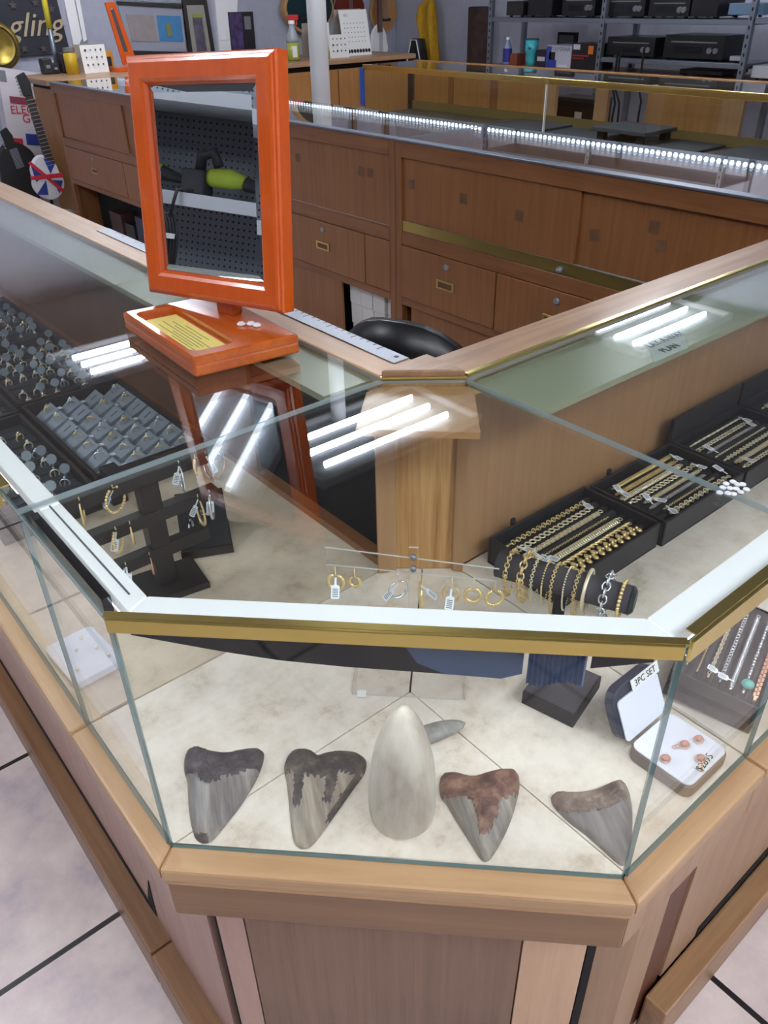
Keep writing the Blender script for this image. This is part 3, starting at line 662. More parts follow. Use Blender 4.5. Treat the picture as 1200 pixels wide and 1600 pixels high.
# price sticker on deck at the acrylic stand base comes with the stand (below)
# ------------------------------------------------------------------ jewellery
def torus_pts(R, n=16, a0=0, a1=2*PI): return [(R*math.cos(a0+(a1-a0)*k/n), R*math.sin(a0+(a1-a0)*k/n)) for k in range(n)]
def link(bm, c, R, r, M3, n=8, m=4, sx=1.):
    tube(bm, [Vector(c)+M3 @ Vector((x*sx, y, 0)) for x, y in torus_pts(R, n)], r, m, True)
I3 = Matrix.Identity(3)
def chain(bm, L_, style, w=.006):
    """a bracelet laid straight along x, centred, resting on z=0"""
    h = w/2
    if style == 'link':
        n = int(L_/(w*.8))
        for k in range(n):
            Rm = Matrix.Rotation(math.radians(35 if k % 2 else -35), 3, 'X'); link(bm, (-L_/2+L_*(k+.5)/n, 0, h*.8), h, w*.13, Rm, 8, 4, 1.15)
    elif style == 'round':
        n = int(L_/(w*1.15))
        for k in range(n):
            link(bm, (-L_/2+L_*(k+.5)/n, 0, w*.2), h, w*.15, I3, 9, 4)
            ball(bm, (-L_/2+L_*(k+1)/n, 0, w*.2), w*.17, 5, 4)
    elif style == 'bead':
        n = int(L_/(w*.9))
        for k in range(n): ball(bm, (-L_/2+L_*(k+.5)/n, 0, w*.4), w*(.42 if k % 3 else .3), 7, 5)
    elif style == 'rope':
        n = int(L_/.0022)
        for ph in (0, PI): tube(bm, [(-L_/2+L_*k/n, w*.3*math.cos(k*.7+ph), w*.34+w*.3*math.sin(k*.7+ph)) for k in range(n+1)], w*.24, 5)
    elif style == 'cuban':
        n = int(L_/(w*.52))
        for k in range(n): link(bm, (-L_/2+L_*(k+.5)/n, 0, w*.3), h, w*.15, Matrix.Rotation(.6, 3, 'Z') @ Matrix.Rotation(.5, 3, 'X'), 8, 4, 1.1)
    elif style == 'flat':
        n = int(L_/(w*.55))
        for k in range(n):
            cbox(bm, (-L_/2+L_*(k+.5)/n, 0, w*.16), (w*.42, w, w*.24), Matrix.Rotation(.25*(1 if k % 2 else -1), 3, 'Z'))
            ball(bm, (-L_/2+L_*(k+.5)/n, 0, w*.32), w*.14, 5, 4)
    elif style == 'leaf':
        n = int(L_/(w*.5))
        for k in range(n):
            x = -L_/2+L_*(k+.5)/n
            ball(bm, (x, w*.34*(1 if k % 2 else -1), w*.3), w*.36, 7, 5, (.8, 1.15, .6)); ball(bm, (x, 0, w*.42), w*.2, 6, 4)
    elif style == 'tennis':
        n = int(L_/(w*1.02))
        for k in range(n): cbox(bm, (-L_/2+L_*(k+.5)/n, 0, w*.35), (w*.8, w*.8, w*.6)); 
        tube(bm, [(-L_/2, 0, w*.2), (L_/2, 0, w*.2)], w*.16, 5)
    elif style == 'thin':
        n = int(L_/.004)
        for k in range(n): link(bm, (-L_/2+L_*(k+.5)/n, 0, w*.35), .0019, .0005, Matrix.Rotation(math.radians(90*(k % 2)+20), 3, 'X'), 7, 3, 1.25)
    if style != 'leaf':
        link(bm, (L_/2+w*.5, 0, w*.3), w*.42, w*.1, I3, 8, 4); cbox(bm, (-L_/2-w*.5, 0, w*.3), (w*.9, w*.5, w*.3))
def pricetag(parent, M4, L_=.020, W_=.0085, bars=True, name='price_tag'):
    pts = [(0, -W_*.12), (L_*.35, -W_*.12), (L_*.42, -W_/2), (L_, -W_/2), (L_*1.04, -W_*.3), (L_*1.04, W_*.3), (L_, W_/2), (L_*.42, W_/2), (L_*.35, W_*.12), (0, W_*.12)]
    bm = bmn(); prism(bm, pts, 0, .0004, M4); t = mk(name, bm, M['tag'], parent)
    if bars:
        bm = bmn()
        for k in range(5): box(bm, L_*(.55+.09*k), -W_*.32, .0005, L_*(.55+.09*k)+L_*.04, W_*.32, .0006, M4)
        b = mk('barcode', bm, M['greyink'], t)
    return t
def TR(x, y, z, rz=0, rx=0, ry=0): return Matrix.Translation((x, y, z)) @ Matrix.Rotation(rz, 4, 'Z') @ Matrix.Rotation(ry, 4, 'Y') @ Matrix.Rotation(rx, 4, 'X')
def bracelet(label, x, y, z, L_, style, w, mat, tagend=None, rz=0, group=None, T4=None, tagrot=None):
    T4 = T4 or TR(x, y, z, rz)
    bm = bmn(); chain(bm, L_, style, w); o = mk('bracelet', bm, M[mat], None, smooth=style not in ('tennis', 'flat'), M4=T4)
    tag(o, label, 'bracelet', group)
    if tagend is not None:
        a = tagrot if tagrot is not None else random.choice((-1, 1))*PI/2+random.uniform(-.5, .3)
        pricetag(o, T4 @ TR(tagend*(L_/2-.002), 0, w*.8+.003, a, 0, -.10), .030, .0115)
    return o
def walls(bm, x0, x1, y0, y1, z0, z1, t):
    box(bm, x0, y0, z0, x1, y1, z0+.004)
    box(bm, x0, y0, z0+.004, x1, y0+t, z1); box(bm, x0, y1-t, z0+.004, x1, y1, z1); box(bm, x0, y0+t, z0+.004, x0+t, y1-t, z1); box(bm, x1-t, y0+t, z0+.004, x1, y1-t, z1)
def bracelet_box(label, x0, x1, y0, y1, rows, name, lid=False, zr=.690):
    t = thing('bracelet_box', label, 'jewelry box', ((x0+x1)/2, (y0+y1)/2, ZL), 0, 'black bracelet boxes in the right counter')
    bm = bmn(); walls(bm, x0, x1, y0, y1, ZL+.0004, zr, .005); mk('case', bm, M['blackbox'], t, .0018)
    bm = bmn(); n = len(rows)+1; dy = (y1-y0-.012)/n
    box(bm, x0+.006, y0+.006, ZL+.0045, x1-.006, y1-.006, zr-.022)
    for k in range(n):
        y = y0+.006+dy*(k+.5); tube(bm, [(x0+.007, y, zr-.022), (x1-.007, y, zr-.022)], dy*.42, 8)
    mk('ridged_insert', bm, M['black'], t)
    if lid:
        bm = bmn(); box(bm, x0, y1+.001, zr-.01, x1, y1+.009, zr+.045); mk('lid', bm, M['blackbox'], t, .002)
    bm = bmn(); cbox(bm, ((x0+x1)/2-.06, y1+.0035, zr+.002), (.008, .006, .012)); mk('clasp', bm, M['blackbox'], t, .001)
    for k, r in enumerate(rows):
        if r is None: continue
        y = y0+.006+dy*(k+.5)+dy*.5; style, w, mat, L_, dx, tg = r
        bracelet(f'{dict(gold="gold", yellowgold="pale gold", silver="silver", rosegold="rose gold")[mat]} {style}-style bracelet, {ORD[k]} from the front in the {name}', (x0+x1)/2+dx, y, zr-.022+dy*.40, L_, style, w, mat, tg, group='bracelets in the '+name)
R1 = [('leaf', .0155, 'gold', .185, .0, None), ('rope', .008, 'gold', .185, .0, -1), ('cuban', .0095, 'yellowgold', .19, -.005, -1), ('thin', .004, 'gold', .17, .0, -1), ('flat', .0095, 'yellowgold', .185, -.008, -1), ('round', .010, 'yellowgold', .185, -.01, -1), ('link', .0075, 'gold', .185, -.005, 1)]
bracelet_box('black bracelet box nearest the corner post, with a chunky leaf bracelet in front', .636, .878, .322, .478, R1, 'nearest bracelet box')
R2 = [('link', .009, 'yellowgold', .17, .02, 1), ('thin', .004, 'gold', .15, .01, -1), ('tennis', .006, 'silver', .16, .0, -1), ('flat', .008, 'yellowgold', .16, .01, -1), ('round', .010, 'yellowgold', .18, .0, 1), ('cuban', .0085, 'yellowgold', .175, -.01, -1), ('flat', .009, 'gold', .17, .0, -1), ('cuban', .007, 'gold', .17, .01, 1)]
bracelet_box('second black bracelet box from the corner post, holding mixed tagged bracelets', .884, 1.124, .316, .472, R2, 'second bracelet box')
R3 = [('round', .008, 'yellowgold', .16, .0, None), ('flat', .010, 'yellowgold', .17, .01, -1), ('link', .007, 'yellowgold', .17, .0, None), ('thin', .006, 'yellowgold', .17, .0, -1), ('tennis', .006, 'silver', .165, .0, None), ('round', .0085, 'yellowgold', .17, -.01, 1), ('bead', .006, 'yellowgold', .17, .0, 1)]
bracelet_box('third black bracelet box from the corner post, lid upright behind it', 1.131, 1.372, .314, .470, R3, 'third bracelet box', True)
R4 = [('cuban', .008, 'yellowgold', .17, .0, -1), None, ('thin', .006, 'gold', .16, -.02, None), ('link', .008, 'yellowgold', .17, .0, -1)]
bracelet_box('farthest black bracelet box, half outside the photograph', 1.380, 1.622, .314, .470, R4, 'farthest bracelet box', True)

# tilted box at the right front glass
tb = thing('bracelet_box', 'black box tilted behind the right front glass, coloured bracelets with turquoise stone', 'jewelry box', (.74, .12, ZL))
FB = Matrix.Translation((.712, .040, ZL+.030)) @ Matrix.Rotation(math.radians(17), 4, 'Z') @ Matrix.Rotation(math.radians(6), 4, 'X') @ Matrix.Diagonal((.80, .64, 1, 1))
bm = bmn()
for b in ((-.115, 0, -.004, .125, .175, 0), (-.115, 0, 0, .125, .004, .016), (-.115, .171, 0, .125, .175, .016), (-.115, .004, 0, -.111, .171, .016), (.121, .004, 0, .125, .171, .016)): box(bm, *b, FB)
mk('tray', bm, M['blackbox'], tb, .001)
bm = bmn(); box(bm, -.114, .001, -.029, .124, .174, -.0145, FB); mk('riser', bm, M['blackbox'], tb)
bm = bmn()
for k in range(9): tube(bm, [(-.108, .014+.018*k, .003), (.118, .014+.018*k, .003)], .0075, 8)
mk('ridged_insert', bm, M['black'], tb, M4=FB)
FRS = [('flat', .010, 'rosegold', .19, None, 'copper flat bracelet'), ('bead', .009, 'silver', .18, None, 'bracelet of dark and turquoise beads'), ('cuban', .009, 'silver', .19, -1, 'bright silver curb bracelet'), ('round', .007, 'silver', .18, -1, 'silver ring link bracelet'), ('link', .008, 'yellowgold', .18, None, 'pale gold link bracelet'), ('thin', .006, 'gold', .18, None, 'fine gold chain bracelet'), ('bead', .006, 'silver', .17, -1, 'small bead silver bracelet')]
for k, (s, w, m_, L_, tg, nm) in enumerate(FRS):
    b = bracelet(f'{nm}, {ORD[k]} from the glass in the tilted box', 0, 0, 0, L_, s, w, m_, tg, group='bracelets in the tilted box', T4=FB @ TR(.005, .018+.0225*k, .0112))
    if k == 1:
        bm = bmn(); ball(bm, FB @ Vector((-.075, .038, .018)), .008, 10, 8, (1, 1, .6)); mk('turquoise_stone', bm, plain('turquoise', (98, 190, 180), .3), b, smooth=True)

# boxed set by the right glass
rs = thing('jewelry_set_box', 'open white padded box marked as a set, behind the right front glass', 'jewelry box', (.522, .055, ZL))
BX0, BX1, BY0, BY1 = .480, .566, .012, .096
navy = plain('navy leatherette', (44, 48, 66), .45)
satin = plain('white satin pad', (226, 226, 236), .55)
def rrect(x0, x1, y0, y1, r): return [(x, y) for x, y in ringpts(x0, x1, y0, y1, r)]
bm = bmn(); prism(bm, rrect(BX0, BX1, BY0, BY1, .012), ZL+.0005, ZL+.017); mk('case', bm, plain('taupe box side', (120, 108, 100), .5), rs, .001)
bm = bmn(); prism(bm, rrect(BX0+.002, BX1-.002, BY0+.002, BY1-.002, .010), ZL+.0175, ZL+.0205); pad = mk('pad', bm, satin, rs, .001)
FL_ = frame((.523, BY1+.001, ZL+.019), (1, 0, 0), (0, .42, .9))
bm = bmn(); prism(bm, rrect(-.046, .046, -.002, .070, .022), -.018, -.004, FL_); mk('lid', bm, navy, rs, .002)
bm = bmn(); prism(bm, rrect(-.040, .040, .001, .056, .006), -.003, -.001, FL_); mk('lid_lining', bm, satin, rs)
bm = bmn(); prism(bm, [(-.012, .056), (.042, .056), (.042, .071), (-.012, .071)], .0005, .0012, FL_); sg = mk('sign_strip', bm, M['paper'], rs)
text('lettering', '3PC SET', .0125, M['ink'], FL_ @ Matrix.Translation((.015, .0635, .0014)), sg, xs=.95)
pp = uz(1104, 1200, ZL+.0214); pt_ = frame((pp.x+.004, .0215, ZL+.0216), (.97, .1, 0), (-.1, .97, 0))
bm = bmn(); box(bm, -.014, -.006, 0, .016, .006, .0004, pt_); pg = mk('price_strip', bm, M['paper'], rs)
text('lettering', '$2895', .0125, M['ink'], pt_ @ Matrix.Translation((.001, 0, .0006)), pg)
def gem(label, px, py, ring=False, pend=False):
    p = uz(px, py, ZL+.024); bm = bmn()
    ball(bm, (p.x, p.y, ZL+.0245), .0042, 10, 6, (1.25, .95, .8)); g = thing('rose_gold_piece', label, 'jewelry', (p.x, p.y, ZL+.021), 0, 'rose gold set in the open box')
    mk('stone', bm, plain('peach stone', (196, 128, 104), .15), g, smooth=True)
    bm = bmn(); link(bm, (p.x, p.y, ZL+.0225), .0055, .0008, I3, 14, 5, 1.2)
    if pend: link(bm, (p.x-.008, p.y+.004, ZL+.0225), .0026, .0006, I3, 10, 4); link(bm, (p.x-.0125, p.y+.006, ZL+.0225), .0022, .0005, I3, 10, 4)
    if ring: tube(bm, [(p.x-.004, p.y-.004, ZL+.0225), (p.x-.012, p.y-.010, ZL+.0222)], .0008, 6)
    mk('setting', bm, M['rosegold'], g, smooth=True)
gem('round rose gold stud at the back of the white padded set', 1092, 1154)
gem('rose gold oval pendant with clasp on the white padded set', 1070, 1162, pend=True)
gem('rose gold ring with oval stone near the set price label', 1095, 1184, ring=True)
gem('round rose gold stud at the left edge of the white padded set', 1040, 1184)

# acrylic earring bar
AO = Vector((.397, .393)); AD = Vector((1, -1, 0)).normalized()
ac = thing('acrylic_earring_stand', 'clear acrylic bar stand carrying hoop earrings in the corner case', 'jewelry stand', (.36, .356, ZL))
def apt(t, z, o=0): q = AO+Vector((1, 1)).normalized()*o; return Vector((q.x+AD.x*t, q.y+AD.y*t, z))
def aslab(name, t0, t1, za0, za1, zb0, zb1):
    th = Vector((1, 1, 0)).normalized()*.003
    q = [apt(t0, za0), apt(t1, zb0), apt(t1, zb1), apt(t0, za1)]
    return pane(name, [p for p in q]+[p+th for p in q], ac, M['acrylic'], M['acedge'])
aslab('bar', -.112, .112, .797, .825, .781, .801)
aslab('post', -.004, .008, ZL+.004, .83, ZL+.004, .83)
q = [apt(-.075, ZL+.0005, -.075), apt(.075, ZL+.0005, -.075), apt(.075, ZL+.0005, .012), apt(-.075, ZL+.0005, .012)]
pane('foot', q+[p+Vector((0, 0, .003)) for p in q], ac, M['acrylic'], M['acedge'])
bm = bmn()
for z in (.800, .818): 
    p = apt(.002, z, -.002); tube(bm, [p, p-Vector((1, 1, 0)).normalized()*.004], .004, 10)
mk('bolt', bm, M['steel'], ac, smooth=True)
bm = bmn(); p = uz(565, 1084, ZL+.004); cbox(bm, (p.x, p.y, ZL+.0042), (.012, .012, .0006), Matrix.Rotation(-.7, 3, 'Z')); mk('sticker', bm, M['paper'], ac)
def hoop(label, top, R, r, mat, yaw, style='plain', tagyaw=None, tagtilt=.6, group=None, drop=.008, taglen=.021):
    o = thing('hoop_earring', label, 'earring', top, 0, group)
    T4 = TR(top[0], top[1], top[2], yaw)
    bm = bmn(); c = Vector((0, 0, -drop-R))
    pts = [c+Vector((R*math.sin(a)*.92, 0, R*math.cos(a))) for a in [math.radians(25+310*k/20) for k in range(21)]]
    if style == 'rope':
        for k in range(24):
            a = math.radians(25+310*k/23); ball(bm, c+Vector((R*math.sin(a)*.92, 0, R*math.cos(a))), r*1.5, 6, 5)
    else: tube(bm, pts, [r*(.7+.6*math.sin(PI*k/20)) for k in range(21)], 7)
    tube(bm, [Vector((0, 0, .002)), Vector((0, 0, -drop)), pts[0]], .0008, 6)
    mk('hoop', bm, M[mat], o, smooth=True, M4=T4)
    if tagyaw is not None: pricetag(o, TR(top[0], top[1], top[2]-drop-.004, tagyaw, 0, tagtilt), taglen, taglen*.42)
    return o
AE = [(-.10, 'gold', .010, 'rope', -2.3, 'gold scalloped hoop earring at the left end of the clear bar'), (-.075, 'gold', .007, 'plain', None, 'small gold drop earring, second on the clear bar'), (-.018, 'silver', .0125, 'plain', 2.9, 'two tone hoop earring left of the clear bar post'), (.012, 'gold', .016, 'plain', -.8, 'long thin gold hoop earring right of the clear bar post'), (.052, 'gold', .011, 'plain', -2.5, 'plain gold hoop earring, third from the right end of the clear bar'), (.080, 'gold', .010, 'rope', .5, 'gold teardrop earring, second from the right end of the clear bar'), (.108, 'gold', .011, 'rope', None, 'ribbed gold hoop earring at the right end of the clear bar')]
for t, m_, R, s, ty, lb in AE:
    p = apt(t, .796-.07*(t+.112), -.0025); hoop(lb, tuple(p), R*1.1, .0018, m_, -.6+random.uniform(-.5, .5) if abs(t-.012) > .001 else .9, s, None if ty is None else ty, .75, 'earrings on the clear acrylic bar', .012, .027)

# bracelet roll stand
ra_, rb_ = uz(779, 880, .790), uz(985, 938, .790)
br = thing('bracelet_roll_stand', 'grey velvet roll stand on a black block, hung with gold bracelets', 'jewelry stand', (.50, .21, ZL))
bm = bmn(); prism(bm, [(.449, .236), (.466, .165), (.548, .186), (.530, .257)], ZL+.0005, ZL+.022); mk('base', bm, M['black'], br, .001)
greyv = plain('grey velvet', (72, 66, 70), .85, vary=.4)
bm = bmn(); prism(bm, [(.452, .235), (.468, .168), (.545, .188), (.528, .254)], ZL+.0222, ZL+.0232); mk('top_pad', bm, greyv, br)
rc_ = (ra_+rb_)/2
bm = bmn(); tube(bm, [(rc_.x, rc_.y, ZL+.0005), (rc_.x, rc_.y, .775)], .008, 10); mk('post', bm, M['black'], br)
rd = (rb_-ra_).normalized(); bm = bmn(); tube(bm, [ra_, rb_], .0185, 20); mk('roll', bm, greyv, br, smooth=True)
bm = bmn(); tube(bm, [rb_+rd*.001, rb_+rd*.006], [.0195, .014], 16); mk('end_cap', bm, plain('dark green cap', (30, 46, 46), .3), br)
side = rd.cross(Vector((0, 0, 1))).normalized()
def hang(label, f, style, mat, w, dropz):
    c = ra_.lerp(rb_, f); R = .0192+w*.62; path = []
    for k in range(13):
        a = PI*k/12; path.append(c+side*R*math.cos(a)+Vector((0, 0, R*math.sin(a))))
    for k in range(1, 12):
        a = PI*k/12; path.append(c-side*R*math.cos(a)*(1-.35*math.sin(a))+Vector((0, 0, -dropz*math.sin(a)**.7)))
    bm = bmn(); P = []
    L_ = sum((path[(i+1) % len(path)]-path[i]).length for i in range(len(path))); acc = 0; step = max(.0035, w*.85)
    if style == 'bangle': tube(bm, path, w*.3, 8, True)
    else:
        i = 0; pos_ = 0.
        pts = []
        for i in range(len(path)):
            a, b = path[i], path[(i+1) % len(path)]; l = (b-a).length
            while pos_ < l: pts.append((a.lerp(b, pos_/l), (b-a).normalized())); pos_ += step
            pos_ -= l
        for k, (p, d) in enumerate(pts):
            if style == 'bead': ball(bm, p, w*.45, 6, 5)
            else: link(bm, p, w*.5, w*.13, frame((0, 0, 0), d, rd if k % 2 else d.cross(rd)).to_3x3(), 8, 4, 1.2)
    o = mk('bracelet', bm, M[mat], None, smooth=True); tag(o, label, 'bracelet', 'bracelets hung on the grey roll'); return o
HB = [(.10, 'link', 'gold', .006, .045, 'gold ring link bracelet at the left end of the grey roll'), (.22, 'link', 'gold', .009, .048, 'heavier gold link bracelet, second on the grey roll'), (.30, 'link', 'yellowgold', .004, .050, 'pale gold fine bracelet, third on the grey roll'), (.38, 'bead', 'gold', .003, .045, 'tiny bead gold bracelet, fourth on the grey roll'), (.45, 'link', 'gold', .004, .055, 'fine gold bracelet, fifth on the grey roll'), (.54, 'bead', 'yellowgold', .003, .044, 'pale bead bracelet, sixth on the grey roll'), (.62, 'link', 'gold', .0045, .048, 'gold bracelet left of the bangle on the grey roll'), (.69, 'bangle', 'yellowgold', .008, .04, 'smooth gold bangle on the grey roll'), (.83, 'link', 'silver', .010, .035, 'silver chain bracelet toward the right end of the grey roll'), (.94, 'bead', 'gold', .006, .03, 'gold bead bracelet beside the green cap of the grey roll')]
for f, s, m_, w, dz, lb in HB: hang(lb, f, s, m_, w, dz)

# black wooden earring tree in the left of the corner case
tx, ty = .212, .77
et = thing('earring_tree', 'black wooden three bar earring tree standing in the left counter', 'jewelry stand', (tx, ty, ZL))
bm = bmn(); prism(bm, [(.160, .735), (.262, .718), (.274, .800), (.172, .815)], ZL+.0005, ZL+.012); mk('base', bm, M['blackwood'], et, .001)
bm = bmn(); box(bm, tx-.014, ty-.012, ZL+.012, tx+.016, ty+.012, .852); mk('post', bm, M['blackwood'], et, .001)
ARMS = [(.852, .080, .335), (.786, .098, .318), (.722, .128, .292)]
for z, a, b in ARMS:
    bm = bmn(); box(bm, a, ty-.0145, z-.020, b, ty-.0125, z); box(bm, a, ty-.0125, z-.020, tx-.0145, ty+.006, z); box(bm, tx+.0165, ty-.0125, z-.020, b, ty+.006, z); mk('arm', bm, M['blackwood'], et, .0008)
G = 'hoop earrings on the black earring tree'
def th(x, lvl, R, mat, st, lb, yaw=1.2, tg=None, r=.0016, front=True):
    hoop(lb, (x, ty-.0165, ARMS[lvl][0]+.001), R, r, mat, yaw, st, tg, .9, G, .003, .027)
th(.262, 0, .022, 'silver', 'plain', 'large silver hoop on the top right bar of the earring tree', 1.3, -2.6)
th(.288, 0, .013, 'gold', 'rope', 'textured gold hoop on the top right bar of the earring tree', .9)
th(.306, 0, .020, 'silver', 'plain', 'silver hoop with a hanging tag on the top right bar of the earring tree', 1.5, -1.4)
th(.325, 0, .024, 'rosegold', 'plain', 'thin rose gold hoop at the right end of the top bar of the earring tree', .7, .2, .0009)
th(.160, 0, .019, 'gold', 'rope', 'beaded gold hoop on the top left bar of the earring tree', .4, 3.1)
th(.112, 0, .018, 'gold', 'plain', 'gold hoop at the left end of the top bar of the earring tree', 1.2)
th(.150, 1, .018, 'gold', 'rope', 'twisted gold hoop on the middle left bar of the earring tree', .8, -2.4)
th(.172, 1, .016, 'gold', 'plain', 'smooth gold hoop on the middle left bar of the earring tree', 1.2)
th(.282, 1, .024, 'gold', 'plain', 'slim gold hoop on the middle right bar of the earring tree', 1.4, -2.9)
th(.302, 1, .022, 'silver', 'plain', 'wide silver hoop at the right end of the middle bar of the earring tree', 1.0, -2.2, .0022)
th(.152, 2, .015, 'silver', 'plain', 'silver hoop with tag on the lowest left bar of the earring tree', .8, -2.0)
th(.190, 2, .017, 'rosegold', 'plain', 'thin rose gold hoop on the lowest bar of the earring tree', 1.3, None, .0009)
# open black box with silver hoops
bb = thing('earring_box', 'small open black box holding silver hoops beside the earring tree', 'jewelry box', (.30, .80, ZL))
FBX = Matrix.Translation((.262, .812, ZL+.0005)) @ Matrix.Rotation(math.radians(-25), 4, 'Z')
bm = bmn(); prism(bm, [(0, 0), (.085, 0), (.085, .10), (0, .10)], 0, .004, FBX); box(bm, 0, 0, .004, .085, .004, .016, FBX); mk('tray', bm, M['blackwood'], bb)
bm = bmn(); v = [FBX @ Vector(p) for p in ((.002, .005, .004), (.083, .005, .004), (.083, .098, .004), (.002, .098, .004), (.002, .098, .07), (.083, .098, .07))]
w_ = [bm.verts.new(p) for p in v]; bm.faces.new((w_[0], w_[1], w_[2], w_[3])); bm.faces.new((w_[0], w_[1], w_[5], w_[4])); bm.faces.new((w_[3], w_[2], w_[5], w_[4])); bm.faces.new((w_[0], w_[4], w_[3])); bm.faces.new((w_[1], w_[2], w_[5]))
mk('sloped_pad', bm, M['black'], bb)
for i, (u, v_, R) in enumerate(((.022, .03, .016), (.042, .036, .018), (.06, .05, .013))):
    p = FBX @ Vector((u, v_, .058+.01*i))
    hoop(f'silver hoop earring, {ORD[i]} from the left in the small open black box', tuple(p), R, .002, 'silver', .9, 'plain', -.3 if i == 1 else None, .2, 'silver hoops in the open black box', .003)
# white earring card by the left glass
ec = thing('earring_card', 'white padded earring card with small studs behind the left front glass', 'jewelry card', (.045, .69, ZL))
EC = Matrix.Translation((.046, .692, ZL+.0005)) @ Matrix.Rotation(.05, 4, 'Z')
bm = bmn(); prism(bm, rrect(-.036, .036, -.05, .05, .010), 0, .012, EC); mk('pad', bm, satin, ec, .001)
for x, y in ((.012, .03), (.018, -.005), (.024, -.03), (-.02, -.028), (-.004, .01)):
    bm = bmn(); ball(bm, EC @ Vector((x, y, .0150)), .0027, 8, 6); mk('stud', bm, M['yellowgold'], ec, smooth=True)

# ------------------------------------------------------------------ ring trays
def tray(label, x0, x1, y0, y1, zr=.690):
    t = thing('ring_tray', label, 'jewelry tray', ((x0+x1)/2, (y0+y1)/2, ZL), 0, 'black ring trays in the left counter')
    bm = bmn(); walls(bm, x0, x1, y0, y1, ZL+.0005, zr, .008); mk('frame', bm, M['blackwood'], t, .0012); return t
def gemmesh(kind):
    bm = bmn(); R = .0085
    tube(bm, [(0, R*math.cos(2*PI*k/16), R*math.sin(2*PI*k/16)+R*.75) for k in range(16)], .0016, 5, True)
    if kind in (1, 3): lathe(bm, [(.0012, 0), (.0034, .002), (.0036, .003), (.002, .004)], (0, 0, R*1.75), 8)
    if kind == 2:
        for k in range(7): a = 2*PI*k/6; r = .0038 if k < 6 else 0; ball(bm, (r*math.cos(a), r*math.sin(a), R*1.85), .0022, 5, 4)
    if kind == 3:
        for s in (-1, 1): ball(bm, (s*.004, 0, R*1.75), .0018, 5, 4)
    return bm
RM = {}
def ring(label, loc, kind, mat, group, clip=None, tagm=False, rz=0., tilt=0.):
    key = (kind, mat, clip, tagm)
    if key not in RM:
        t = thing('ring', label, 'ring', (0, 0, 0), 0, group)
        mk('band', gemmesh(kind), M[mat], t, smooth=True)
        bm = bmn(); ball(bm, (0, 0, .0188), .0030 if kind else .0016, 7, 5); mk('gem', bm, M['silver'] if mat == 'gold' else M['tag'], t, smooth=True)
        if clip:
            bm = bmn(); dn = Vector((-.756, .285, .55)).normalized(); q0 = Vector((.006, -.003, .034)); Fd = frame(q0, dn.orthogonal(), dn.cross(dn.orthogonal())); lathe(bm, [(.0098, -.0006), (.0098, .0006)], (0, 0, 0), 18, Fd); tube(bm, [q0-Vector((0, 0, .008)), q0-Vector((.010, -.004, .032))], .0018, 6); mk('size_disc', bm, M['disc'], t)
        if tagm: pricetag(t, TR(-.002, -.008, .004, -1.3, 0, .05), .022, .011, False)
        RM[key] = t; t.location = loc; t.rotation_euler = (tilt, 0, rz); return t
    return dup(RM[key], loc, (tilt, 0, rz), label, group)
kinds = ['plain', 'solitaire', 'cluster', 'three stone']
# wedge tray
wx0, wx1, wy0, wy1 = .238, .462, 1.085, 1.482
wtay = tray('ring tray with grey wedge slots, some empty, beside the mirror base', wx0, wx1, wy0, wy1)
cw, chh = (wx1-wx0-.020)/4, (wy1-wy0-.020)/7
bm = bmn(); box(bm, wx0+.009, wy0+.009, ZL+.005, wx1-.009, wy1-.009, ZL+.02); mk('insert_bed', bm, M['wedge'], wtay)
rng = random.Random(4)
for i in range(4):
    for j in range(7):
        x = wx0+.010+cw*i; y = wy0+.010+chh*j; z0 = ZL+.0205
        bm = bmn()
        pts = [(x+.001, y+.010, z0), (x+cw-.001, y+.002, z0), (x+cw-.001, y+chh-.002, z0), (x+.001, y+chh-.010, z0), (x+cw-.002, y+chh-.003, z0+.024), (x+cw-.002, y+.003, z0+.024)]
        v = [bm.verts.new(p) for p in pts]
        for f in ((0, 3, 2, 1), (0, 1, 5), (1, 2, 4, 5), (2, 3, 4), (0, 5, 4, 3)): bm.faces.new([v[k] for k in f])
        w_ = mk('ring_wedge', bm, M['wedge'], wtay)
        if rng.random() < .60:
            k = rng.choice((0, 1, 2, 3, 2)); m_ = rng.choice(('gold', 'gold', 'yellowgold', 'silver'))
            ring(f'{dict(gold="gold", yellowgold="pale gold", silver="silver")[m_]} {kinds[k]} ring, {ORD[j]} row {ORD[i]} column of the grey wedge tray', (x+cw*.66, y+chh*.5, z0+.012), k, m_, 'rings in the grey wedge tray', None, True, rng.uniform(.8, 1.7))
        else:
            bm = bmn(); c = Vector((x+cw*.66, y+chh*.5, z0+.0162)); sl = -math.atan2(.024, cw-.003)
            cbox(bm, c, (.019, .0028, .0008), Matrix.Rotation(sl, 3, 'Y')); q = mk('slot', bm, M['slot'], w_)
